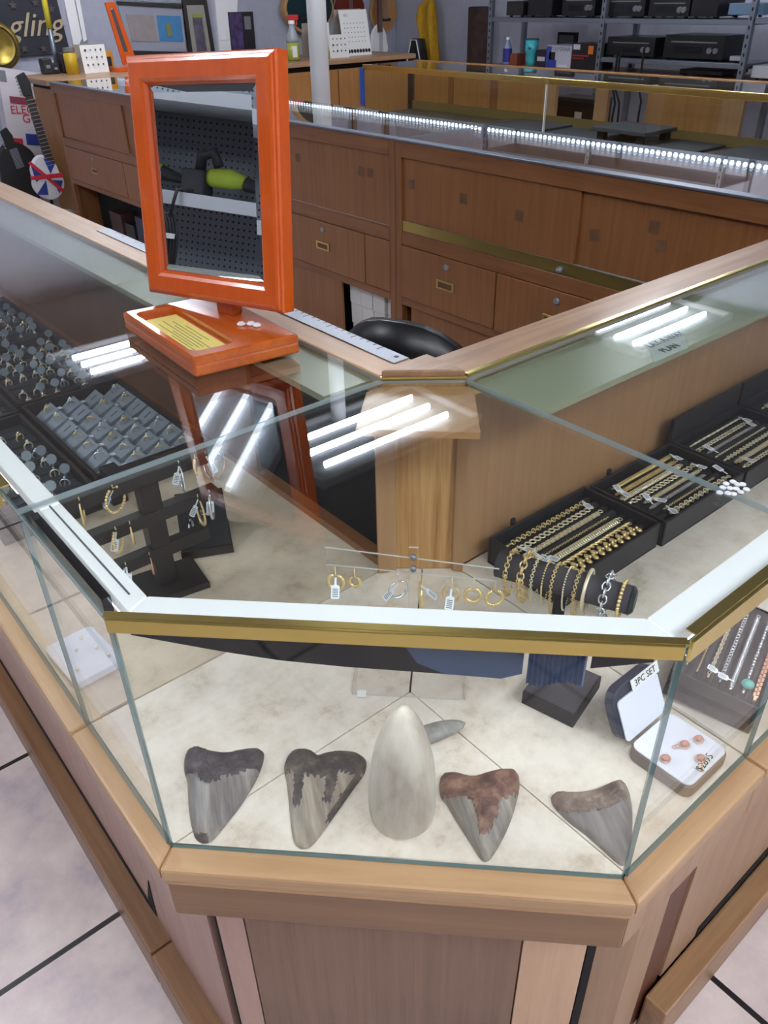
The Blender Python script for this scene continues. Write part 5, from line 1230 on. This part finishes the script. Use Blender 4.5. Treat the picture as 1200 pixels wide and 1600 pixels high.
# white panelled casing right of the sign
for i, qq in enumerate(([(96, -20), (112, -20), (128, 60), (118, 84)], [(114, -20), (121, -20), (136, 62), (131, 66)])):
    o = flat('trim_%d' % (i+1), [qq[0], qq[1], qq[2], qq[3]], 7.175, M['whitepaint']); o['kind'] = 'structure'
o = flat('trim_3', [(334, -20), (372, -20), (368, 95), (345, 95)], 7.18, M['whitepaint']); o['kind'] = 'structure'
# framed pictures
q = [(184, 6), (284, 12), (292, 84), (204, 80)]
f = wallthing('framed_print', 'wide framed print with a tan picture and a blue picture side by side', 'picture', q, 7.16)
flat('mat_board', q, 7.165, plain('grey mat', (150, 152, 166), .6), f)
flat('picture', [(197, 22), (240, 24), (246, 66), (206, 64)], 7.160, plain('tan picture', (148, 138, 138), .6, vary=.08), f, .004)
flat('picture', [(245, 24), (282, 25), (287, 65), (250, 64)], 7.160, plain('blue picture', (66, 126, 176), .6, vary=.08), f, .004)
flat('motif', [(259, 38), (266, 36), (270, 56), (262, 57)], 7.156, plain('small figure blot', (120, 128, 70), .6), f, .003)
flat('frame_top', [(183, 2), (284, 8), (284, 13), (184, 7)], 7.150, M['blackwood'], f); flat('frame_bottom', [(204, 79), (292, 81), (293, 88), (206, 87)], 7.150, M['blackwood'], f)
o = flat('chrome_rail', [(183, -4), (283, -1), (283, 5), (184, 1)], 7.14, M['steel'], None); tag(o, 'chrome rail on the wall above the wide framed print', 'rail')
q = [(284, -6), (322, -6), (336, 80), (296, 84)]
f = wallthing('framed_poster', 'tall black framed portrait picture with pale mat on the left wall', 'picture', q, 7.14)
flat('frame', q, 7.15, M['blackwood'], f); flat('mat_board', sub(q, .14, .16, .84, 1.0), 7.145, plain('cream mat', (150, 146, 138), .6), f, .004); flat('picture', sub(q, .32, .36, .70, .98), 7.14, plain('purple grey picture', (86, 80, 96), .6, vary=.5), f, .004); flat('yellow_band', sub(q, .32, .32, .70, .38), 7.138, plain('yellow band', (150, 150, 60), .6), f, .003)
q = [(357, 19), (395, 18), (400, 78), (363, 80)]
f = wallthing('purple_poster', 'small purple and black poster beside the white door casing', 'poster', q, 7.16)
flat('print', q, 7.165, plain('poster black', (26, 22, 30), .5), f); flat('purple_half', sub(q, .02, .02, .52, .98), 7.16, plain('poster purple', (70, 52, 96), .5, vary=.7), f, .003); flat('card', sub(q, .62, .12, .88, .46), 7.16, plain('grey card', (120, 120, 124), .5), f, .003)
o = flat('light_switch', [(343, 46), (350, 45), (353, 62), (346, 63)], 7.172, M['white'], None, .008); tag(o, 'white light switch on the casing left of the purple poster', 'switch')
# second orange mirror on the end counter
m2 = thing('counter_mirror', 'second orange mirror seen edge on upon the far end counter', 'mirror', (2.66, 6.15, ZT))
q = [(164, 4), (178, 3), (210, 88), (197, 104)]; 
fl = lambda nm, pts, y, m, th_=.012: flat(nm, pts, y, m, m2, th_)
fl('frame', [(164, 4), (169, 4), (200, 100), (193, 102)], 6.15, M['mirrorwood']); fl('frame', [(174, 3), (179, 3), (211, 88), (204, 92)], 6.15, M['mirrorwood']); fl('frame', [(164, 4), (178, 3), (182, 13), (168, 14)], 6.148, M['mirrorwood']); fl('frame', [(190, 82), (206, 80), (212, 92), (195, 98)], 6.148, M['mirrorwood'])
fl('mirror_glass', [(170, 16), (180, 14), (202, 80), (190, 84)], 6.155, plain('dim mirror', (110, 112, 122), .2, .6))
bm = bmn(); box(bm, 2.55, 6.03, ZT+.0005, 2.70, 6.20, ZT+.03); mk('base', bm, M['mirrorwood'], m2, .004)
# tent cards with small earrings, calendar, spray bottle and other counter clutter
def tent(label, pxl, pxr, pyt, y0, zb=ZT, rows=3, cols=4, nm='earring_display_card', cat='display card', seed=1, lean=.06):
    a, b = uy(pxl, (pyt+90)/2, y0), uy(pxr, (pyt+90)/2, y0); h = uy((pxl+pxr)/2, pyt, y0).z-zb; w_ = b.x-a.x
    F = frame((a.x, y0, zb+.001), (1, 0, 0), (0, lean, 1)); t = thing(nm, label, cat, ((a.x+b.x)/2, y0, zb))
    bm = bmn(); prism(bm, [(0, 0), (w_, 0), (w_, h), (0, h)], 0, .003, F); mk('front_card', bm, M['paper'], t)
    F2 = frame((a.x, y0+.17, zb+.001), (1, 0, 0), (0, -.10, 1)); bm = bmn(); prism(bm, [(0.004, 0), (w_-.004, 0), (w_-.004, h), (0.004, h)], 0, .003, F2); mk('rear_card', bm, plain('kraft card', (150, 140, 130), .7), t)
    rng = random.Random(seed)
    for r in range(rows):
        for c_ in range(cols):
            bm = bmn(); ball(bm, F @ Vector((w_*(c_+.9)/(cols+.8), h*(.82-.26*r), .006)), w_*.035*rng.uniform(.7, 1.2), 6, 5); mk('stud', bm, rng.choice((M['ink'], plain('dark blue stud', (50, 54, 90), .4), M['greyink'])), t)
    return t, F, w_, h
tent('white stud earring card standing by the yellow can', 126, 165, 70, 6.10, seed=2)
tent('white stud earring card left of the tall calendar', 515, 545, 54, 5.82, seed=3)
t, F, w_, h = tent('tall white desk calendar with scalloped border on the end counter', 537, 580, 14, 5.92, rows=0, nm='desk_calendar', cat='calendar', lean=.2)
text('lettering', '2022', h*.07, M['greyink'], F @ Matrix.Translation((w_*.22, h*.88, .0045)), t)
bm = bmn()
for r in range(5):
    for c_ in range(7): box(bm, w_*(.12+.115*c_), h*(.70-.10*r), .0035, w_*(.15+.115*c_), h*(.72-.10*r), .0042, F)
mk('dates', bm, M['greyink'], t); bm = bmn()
for k in range(9): lathe(bm, [(w_*.05, 0), (w_*.05, .001)], (0, 0, 0), 10, F @ Matrix.Translation((w_*(.08+.105*k), h*.10, .0034)))
mk('scallop_border', bm, M['ink'], t)
t, F, w_, h = tent('white box card with blue round emblem behind the white pole', 488, 516, 36, 5.96, rows=0, nm='emblem_card', cat='display card')
bm = bmn(); lathe(bm, [(w_*.26, 0), (w_*.26, .002)], (0, 0, 0), 18, F @ Matrix.Translation((w_*.52, h*.52, .0032))); mk('round_emblem', bm, plain('blue emblem', (92, 96, 140), .5, vary=.6), t)
bm = bmn(); box(bm, w_*.1, h*.02, .004, w_*1.0, h*.2, .02, F); mk('yellow_note', bm, plain('yellow note', (214, 220, 110), .5), t)
sb = uy(459, 88, 5.90); sp_ = thing('spray_bottle', 'clear spray bottle of green cleaner with red and white trigger', 'bottle', (sb.x, 5.90, ZT)); hs = uy(459, 23, 5.90).z-ZT
bm = bmn(); lathe(bm, [(.045, 0), (.052, .01), (.052, hs*.40)], (sb.x, 5.90, ZT+.001), 18); mk('liquid', bm, plain('green cleaner', (150, 156, 60), .2), sp_, smooth=True)
bm = bmn(); lathe(bm, [(.0522, hs*.401), (.05, hs*.5), (.022, hs*.72), (.02, hs*.80)], (sb.x, 5.90, ZT+.001), 18); mk('shoulder', bm, plain('clear plastic grey', (150, 156, 166), .15), sp_, smooth=True)
bm = bmn(); lathe(bm, [(.025, hs*.801), (.025, hs*.88)], (sb.x, 5.90, ZT+.001), 14); mk('collar', bm, M['white'], sp_)
bm = bmn(); box(bm, sb.x-.03, 5.88, ZT+hs*.885, sb.x+.055, 5.92, ZT+hs); box(bm, sb.x+.035, 5.89, ZT+hs*.78, sb.x+.05, 5.91, ZT+hs*.884); mk('trigger', bm, plain('red trigger', (200, 50, 44), .4), sp_, .004)
bm = bmn(); box(bm, sb.x-.045, 5.846, ZT+hs*.08, sb.x+.0, 5.8475, ZT+hs*.33); mk('label_patch', bm, M['paper'], sp_)
yc_ = uy(114, 112, 6.15); yc2 = thing('yellow_can', 'yellow spray can with grey cap on the end counter', 'can', (yc_.x, 6.15, ZT)); hc = uy(114, 76, 6.15).z-ZT
bm = bmn(); lathe(bm, [(.045, 0), (.045, hc*.8), (.03, hc*.88)], (yc_.x, 6.15, ZT+.001), 18); mk('can', bm, plain('yellow can', (196, 164, 40), .35), yc2, smooth=True)
bm = bmn(); lathe(bm, [(.04, hc*.881), (.04, hc*1.05)], (yc_.x, 6.15, ZT+.001), 14); mk('cap', bm, plain('grey cap', (110, 112, 110), .4), yc2)
a, b = uy(160, 80, 6.22), uy(180, 107, 6.22); st_ = thing('yellow_radio', 'small yellow and black gadget box beside the second mirror', 'box', ((a.x+b.x)/2, 6.25, ZT))
bm = bmn(); box(bm, a.x, 6.22, ZT+.001, b.x, 6.30, a.z); mk('case', bm, plain('yellow case', (198, 140, 30), .45), st_, .006); bm = bmn(); box(bm, a.x+.02, 6.215, ZT+.03, b.x-.02, 6.2195, ZT+.09); mk('grille', bm, M['ink'], st_)
for i, (px, w_, h_, nm) in enumerate(((75, .07, .10, 'leftmost'), (85, .06, .07, 'middle'), (101, .07, .13, 'rightmost'))):
    p = uy(px, 110, 6.28+.02*i); g_ = thing('tool_case', f'small black tool case behind the yellow can, {nm} of three', 'case', (p.x, 6.3, ZT), 0, 'small black cases on the end counter')
    bm = bmn(); box(bm, p.x-w_/2, 6.26, ZT+.001, p.x+w_/2, 6.34, ZT+h_); mk('body', bm, M['ink'], g_, .01); bm = bmn(); box(bm, p.x-w_*.2, 6.255, ZT+h_*.4, p.x+w_*.2, 6.2595, ZT+h_*.6); mk('latch', bm, M['steel'], g_)
pl = thing('paint_pole', 'tall grey pole with yellow upper grip standing on the end counter', 'pole', (2.37, 6.405, ZT))
a, b = uy(91, 114, 6.405), uy(69, 0, 6.405); m_ = a.lerp(b, .62); a.z = ZT+.001
bm = bmn(); tube(bm, [a, m_], .016, 12); mk('shaft', bm, M['steelm'], pl, smooth=True); bm = bmn(); tube(bm, [m_, b, b+(b-m_)*1.2], .019, 12); mk('grip', bm, plain('yellow grip', (206, 190, 50), .5), pl, smooth=True)
bm = bmn(); lathe(bm, [(.03, 0), (.03, .006), (.017, .012)], (a.x, a.y, ZT+.0005), 16); mk('foot', bm, M['steelm'], pl)

# ------------------------------------------------------------------ guitars on the left wall
def bodyoutline(w, h, kind='acoustic'):
    P = []
    for k in range(40):
        a = 2*PI*k/40; c, s_ = math.sin(a), math.cos(a)
        r = 1+.0*c
        x = w/2*c*(1-.16*math.exp(-((s_-.12)/.28)**2)-.22*max(0, s_)); y = h/2*s_
        P.append((x, y))
    return P
def guitar(label, c, w, h, th_, mb_, mt2, rot=0., hole=True, necklen=.6, y=7.19, nm='hanging_acoustic_guitar'):
    F = Matrix.Translation((c.x, y, c.z)) @ frame((0, 0, 0), (1, 0, 0), (0, 0, 1)) @ Matrix.Rotation(rot, 4, 'Z')
    t = thing(nm, label, 'guitar', (c.x, y-.05, c.z), 0, 'guitars hung on the left wall')
    bm = bmn(); prism(bm, bodyoutline(w, h), .012, th_-.006, F); mk('body', bm, mb_, t, .01)
    bm = bmn(); prism(bm, [(x*.90, y_*.92) for x, y_ in bodyoutline(w, h)], th_-.005, th_, F); mk('top_plate', bm, mt2, t)
    if hole:
        bm = bmn(); lathe(bm, [(w*.14, 0), (w*.14, .002)], (0, h*.1, th_+.0005), 18, F); mk('sound_hole', bm, M['pitch'], t)
    bm = bmn(); box(bm, -w*.2, -h*.28, th_+.0005, w*.2, -h*.23, th_+.01, F); mk('bridge', bm, M['blackwood'], t)
    bm = bmn(); box(bm, -.028, h*.3, th_+.0005, .028, h*.5+necklen, th_+.022, F); mk('neck', bm, M['darkwood'], t, .002)
    bm = bmn(); prism(bm, [(-.03, h*.5+necklen+.001), (.03, h*.5+necklen+.001), (.04, h*.5+necklen+.16), (-.04, h*.5+necklen+.16)], th_, th_+.018, F); mk('headstock', bm, M['blackwood'], t)
    bm = bmn()
    for k in range(6): tube(bm, [F @ Vector((-.02+.008*k, -h*.25, th_+.024)), F @ Vector((-.02+.008*k, h*.5+necklen, th_+.026))], .0012, 4)
    mk('strings', bm, M['steel'], t); return t
nat = plain('natural spruce', (176, 138, 92), .35); teal_ = plain('dark teal lacquer', (22, 48, 52), .2); 
guitar('natural edged acoustic guitar with dark teal face, nearest the purple poster', uy(478, 0, 7.15), .62, .56, .10, nat, teal_)
guitar('dark red guitar behind the tall desk calendar', uy(545, 2, 7.15), .42, .42, .05, plain('deep red body', (88, 34, 26), .3), plain('deep red top', (104, 40, 28), .25), hole=False, nm='hanging_electric_guitar')
bs = guitar('natural wood bass body with black hardware, rightmost on the left wall', uy(600, 8, 7.15), .38, .50, .045, nat, plain('tan bass top', (166, 120, 76), .35), hole=False, nm='hanging_electric_bass')
wg = guitar('white electric guitar standing low beside the desk calendar', uy(594, 68, 7.05), .26, .34, .04, M['whitepaint'], M['whitepaint'], hole=False, necklen=.30, y=7.10, nm='hanging_electric_guitar')
# ------------------------------------------------------------------ corner beyond the end of the counters
gg = thing('gong', 'round gold gong hung at the left edge below the navy sign', 'gong', uy(0, 72, 6.96)); c = uy(-4, 72, 6.96)
F = frame(c, (1, 0, .0), (0, 0, 1)); bm = bmn(); lathe(bm, [(.02, .012), (.10, .012), (.105, .02), (.15, .02), (.165, 0), (.16, -.02)], (0, 0, 0), 32, F); mk('disc', bm, plain('old brass', (150, 128, 60), .35, .8), gg, smooth=True)
bm = bmn(); tube(bm, [F @ Vector((.128*math.cos(2*PI*k/32), .128*math.sin(2*PI*k/32), .022)) for k in range(32)], .006, 6, True); mk('ring_groove', bm, M['blackwood'], gg)
bm = bmn(); tube(bm, [(c.x, c.y+.04, 0.001), (c.x, c.y+.04, c.z-.10)], .02, 10); mk('stand', bm, M['ink'], gg)
gb = thing('guitar_carton', 'white carton lettered electric guitar leaning behind the far guitars', 'box', uy(60, 250, 6.78))
q = [(-6, 104), (104, 120), (118, 326), (34, 326)]; y_ = 6.62
flat('carton', q, y_, plain('carton white', (206, 200, 206), .5), gb, .12)
red = plain('red print', (196, 44, 58), .5); blu = plain('blue print', (44, 60, 140), .5)
def lab(s, l, r_, size, m, tilt=0):
    a, b = uy(*l, y_-.003), uy(*r_, y_-.003); text('lettering', s, size, m, frame((a+b)/2, b-a, (0, 0, 1)), gb, thick=.001)
lab('ELECTRIC', (20, 172), (84, 172), .078, red); lab('GUITAR', (36, 186), (96, 184), .085, red)
flat('red_stripe', sub(q, .12, .20, .98, .25), y_-.004, plain('dull red print', (140, 60, 80), .5), gb, .002); flat('blue_patch', sub(q, .28, .46, .55, .54), y_-.004, blu, gb, .002); flat('blue_patch', sub(q, .7, .44, .98, .52), y_-.004, blu, gb, .002); flat('red_patch', sub(q, .02, .50, .22, .62), y_-.004, red, gb, .002); flat('red_patch', sub(q, .52, .45, .66, .56), y_-.004, red, gb, .002)
flat('grey_panel', sub(q, .0, .02, .12, .10), y_-.004, M['greyink'], gb, .002)
def standguitar(label, pt_, pb, py_y, bodyc, bw, bh, mats, nm='electric_guitar', accents=()):
    t = thing(nm, label, 'guitar', (uy(*bodyc, py_y).x, py_y, 0), 0, 'guitars standing in the far corner')
    a, b = uy(*pt_, py_y), uy(*pb, py_y); d = (a-b).normalized(); sd_ = Vector((d.z, 0, -d.x))
    bm = bmn(); w_ = .03; q = [b-sd_*w_, b+sd_*w_, a+sd_*w_*.8, a-sd_*w_*.8]; v = [bm.verts.new(p) for p in q]+[bm.verts.new(p+Vector((0, .02, 0))) for p in q]
    for f_ in ((0, 1, 2, 3), (7, 6, 5, 4), (0, 4, 5, 1), (1, 5, 6, 2), (2, 6, 7, 3), (3, 7, 4, 0)): bm.faces.new([v[i] for i in f_])
    nk = mk('neck', bm, plain('dark fretboard', (50, 38, 34), .5), t)
    bm = bmn()
    for k in range(18):
        p = b.lerp(a, k/18); v = [bm.verts.new(x) for x in (p-sd_*w_+Vector((0, -.002, 0)), p+sd_*w_+Vector((0, -.002, 0)), p+sd_*w_+d*.004+Vector((0, -.002, 0)), p-sd_*w_+d*.004+Vector((0, -.002, 0)))]; bm.faces.new(v)
    mk('frets', bm, M['steel'], nk)
    bm = bmn(); c = a+d*.066; F = frame(c, sd_, d); prism(bm, [(-.035, -.065), (.025, -.065), (.035, .015), (.015, .075), (-.042, .06)], -.02, 0, F); hd = mk('headstock', bm, mats[1], t, .003)
    bm = bmn()
    for k in range(6): ball(bm, F @ Vector((-.05, -.05+.02*k, 0)), .007, 6, 5)
    mk('tuners', bm, M['steel'], hd)
    bc = uy(*bodyc, py_y); F = Matrix.Translation(bc) @ frame((0, 0, 0), sd_, d)
    bm = bmn(); q0 = F @ Vector((0, -bh*.45, -.07))
    if q0.z > .03: tube(bm, [(q0.x, q0.y, .001), q0], .012, 8)
    else: tube(bm, [(q0.x, q0.y+.06, .001), (q0.x, q0.y+.06, .12)], .012, 8)
    mk('stand', bm, M['ink'], t)
    bm = bmn(); prism(bm, bodyoutline(bw, bh), -.045, -.001, F); bd = mk('body', bm, mats[0], t, .008)
    for i, (poly, m_) in enumerate(accents):
        bm = bmn(); prism(bm, poly, .0005+.0006*i, .001+.0006*i, F); mk('painted_stripe', bm, m_, bd)
    return t
wh = plain('flag white', (222, 222, 228), .35)
standguitar('flag painted electric guitar in blue, white and red on the floor by the counter end', (46, 150), (80, 258), 5.95, (74, 278), .24, .30, (wh, M['ink']), accents=(([(-.085, .11), (-.015, .02), (-.085, -.01)], blu), ([(.015, .13), (.085, .08), (.03, .02)], blu), ([(-.11, -.09), (-.015, -.012), (-.03, -.11)], blu), ([(.03, -.02), (.10, -.04), (.05, -.12)], blu), ([(-.10, .12), (-.08, .13), (.09, -.10), (.07, -.115)], red), ([(-.115, .01), (.115, -.02), (.115, .012), (-.115, .035)], red)))
standguitar('black electric guitar standing at the left photograph edge', (20, 232), (32, 262), 6.45, (34, 270), .36, .44, (M['ink'], M['ink']))
sa = thing('soft_case', 'grey guitar case lying on the floor at the counter end', 'case', (2.0, 5.9, 0)); bm = bmn(); cbox(bm, (1.62, 5.95, .09), (.34, .75, .17), Matrix.Rotation(.5, 3, 'Z')); mk('case', bm, plain('grey nylon', (120, 118, 112), .8), sa, .05, seg=3); bm = bmn(); cbox(bm, (1.62, 5.95, .181), (.05, .30, .012), Matrix.Rotation(.5, 3, 'Z')); mk('handle', bm, M['ink'], sa, .004)

# ------------------------------------------------------------------ what the orange mirror sees: pegboard gondola with green tools
GX = -1.75
gd = thing('pegboard_gondola', 'grey pegboard shelving unit reflected in the orange mirror', 'shelving', (GX, 2.4, 0))
bm = bmn(); box(bm, GX-.02, .8, .1, GX, 4.6, 2.1); mk('pegboard', bm, M['peg'], gd)
bm = bmn(); box(bm, GX-.05, .78, 0, GX+.45, 4.62, .1); mk('base_deck', bm, M['steelm'], gd, .004)
shm = plain('pale steel shelf', (206, 210, 218), .4)
GZ = (.70, 1.20, 1.56)
for z in GZ:
    bm = bmn(); box(bm, GX+.001, .82, z-.04, GX+.40, 4.58, z); mk('shelf', bm, shm, gd, .004)
    bm = bmn(); box(bm, GX+.4005, .82, z-.045, GX+.41, 4.58, z+.004); mk('price_channel', bm, shm, gd)
lime = plain('lime green plastic', (176, 196, 60), .5); dgrey = plain('dark grey tool plastic', (48, 48, 52), .5)
def tool(label, y, z, s=1., grp='lime green power tools'):
    t = thing('power_tool', label, 'power tool', (GX+.25, y, z), 0, grp)
    bm = bmn(); tube(bm, [(GX+.22, y-.16*s, z+.075), (GX+.24, y-.05*s, z+.08), (GX+.25, y+.1*s, z+.075), (GX+.25, y+.16*s, z+.07)], [.05*s, .075*s, .07*s, .04*s], 14); mk('motor_housing', bm, lime, t, smooth=True)
    bm = bmn(); tube(bm, [(GX+.25, y+.05*s, z+.12), (GX+.25, y+.10*s, z+.17), (GX+.25, y+.20*s, z+.15), (GX+.25, y+.21*s, z+.09)], .022, 10); mk('handle', bm, dgrey, t, smooth=True)
    bm = bmn(); cbox(bm, (GX+.25, y+.23*s, z+.05), (.09, .10, .095)); mk('battery', bm, dgrey, t, .008)
    bm = bmn(); tube(bm, [(GX+.22, y-.165*s, z+.07), (GX+.22, y-.40*s, z+.05)], [.03, .012], 10); mk('nozzle', bm, dgrey, t)
tool('lime green power tool in the mirror, nearest its right frame', 1.49, GZ[1], .5); tool('lime green power tool in the mirror with dark looped handle', 1.86, GZ[1], .5); troffer(.5, -1.6, 'added unseen three tube ceiling light brightening the corner case front')  # troffer here is unseen, added to brighten the counter base and floor
tool('lime green power tool lying left of the others on the mirrored shelf', 2.23, GZ[1], .5)
CY = 1.98
cdk = thing('cable_coil', 'coil of black cable with white tie hanging from the pegboard shelf', 'cable', (GX+.42, CY, .9)); bm = bmn()
for k in range(6): tube(bm, [(GX+.43+.006*k, CY+.03*math.cos(a)+.01*k, 1.01+.11*math.sin(a)) for a in [2*PI*i/20 for i in range(20)]], .007, 6, True)
tube(bm, [(GX+.44, CY, 1.11), (GX+.43, CY-.02, 1.21), (GX+.36, CY-.05, 1.215)], .007, 6); mk('cable', bm, M['ink'], cdk, smooth=True)
bm = bmn(); cbox(bm, (GX+.445, CY+.02, 1.04), (.06, .09, .018)); mk('tie', bm, M['white'], cdk)
# ------------------------------------------------------------------ light and render look
w = bpy.data.worlds.new('world'); SC.world = w; w.use_nodes = True; w.node_tree.nodes['Background'].inputs[0].default_value = (.6, .68, .8, 1); w.node_tree.nodes['Background'].inputs[1].default_value = .05
SC.view_settings.view_transform = 'Standard'; SC.view_settings.look = 'None'; SC.view_settings.exposure = .25; SC.view_settings.gamma = 1
cy = SC.cycles; cy.transparent_max_bounces = 32; cy.max_bounces = 8; cy.glossy_bounces = 5; cy.diffuse_bounces = 3; cy.sample_clamp_indirect = 4; cy.caustics_reflective = False; cy.caustics_refractive = False
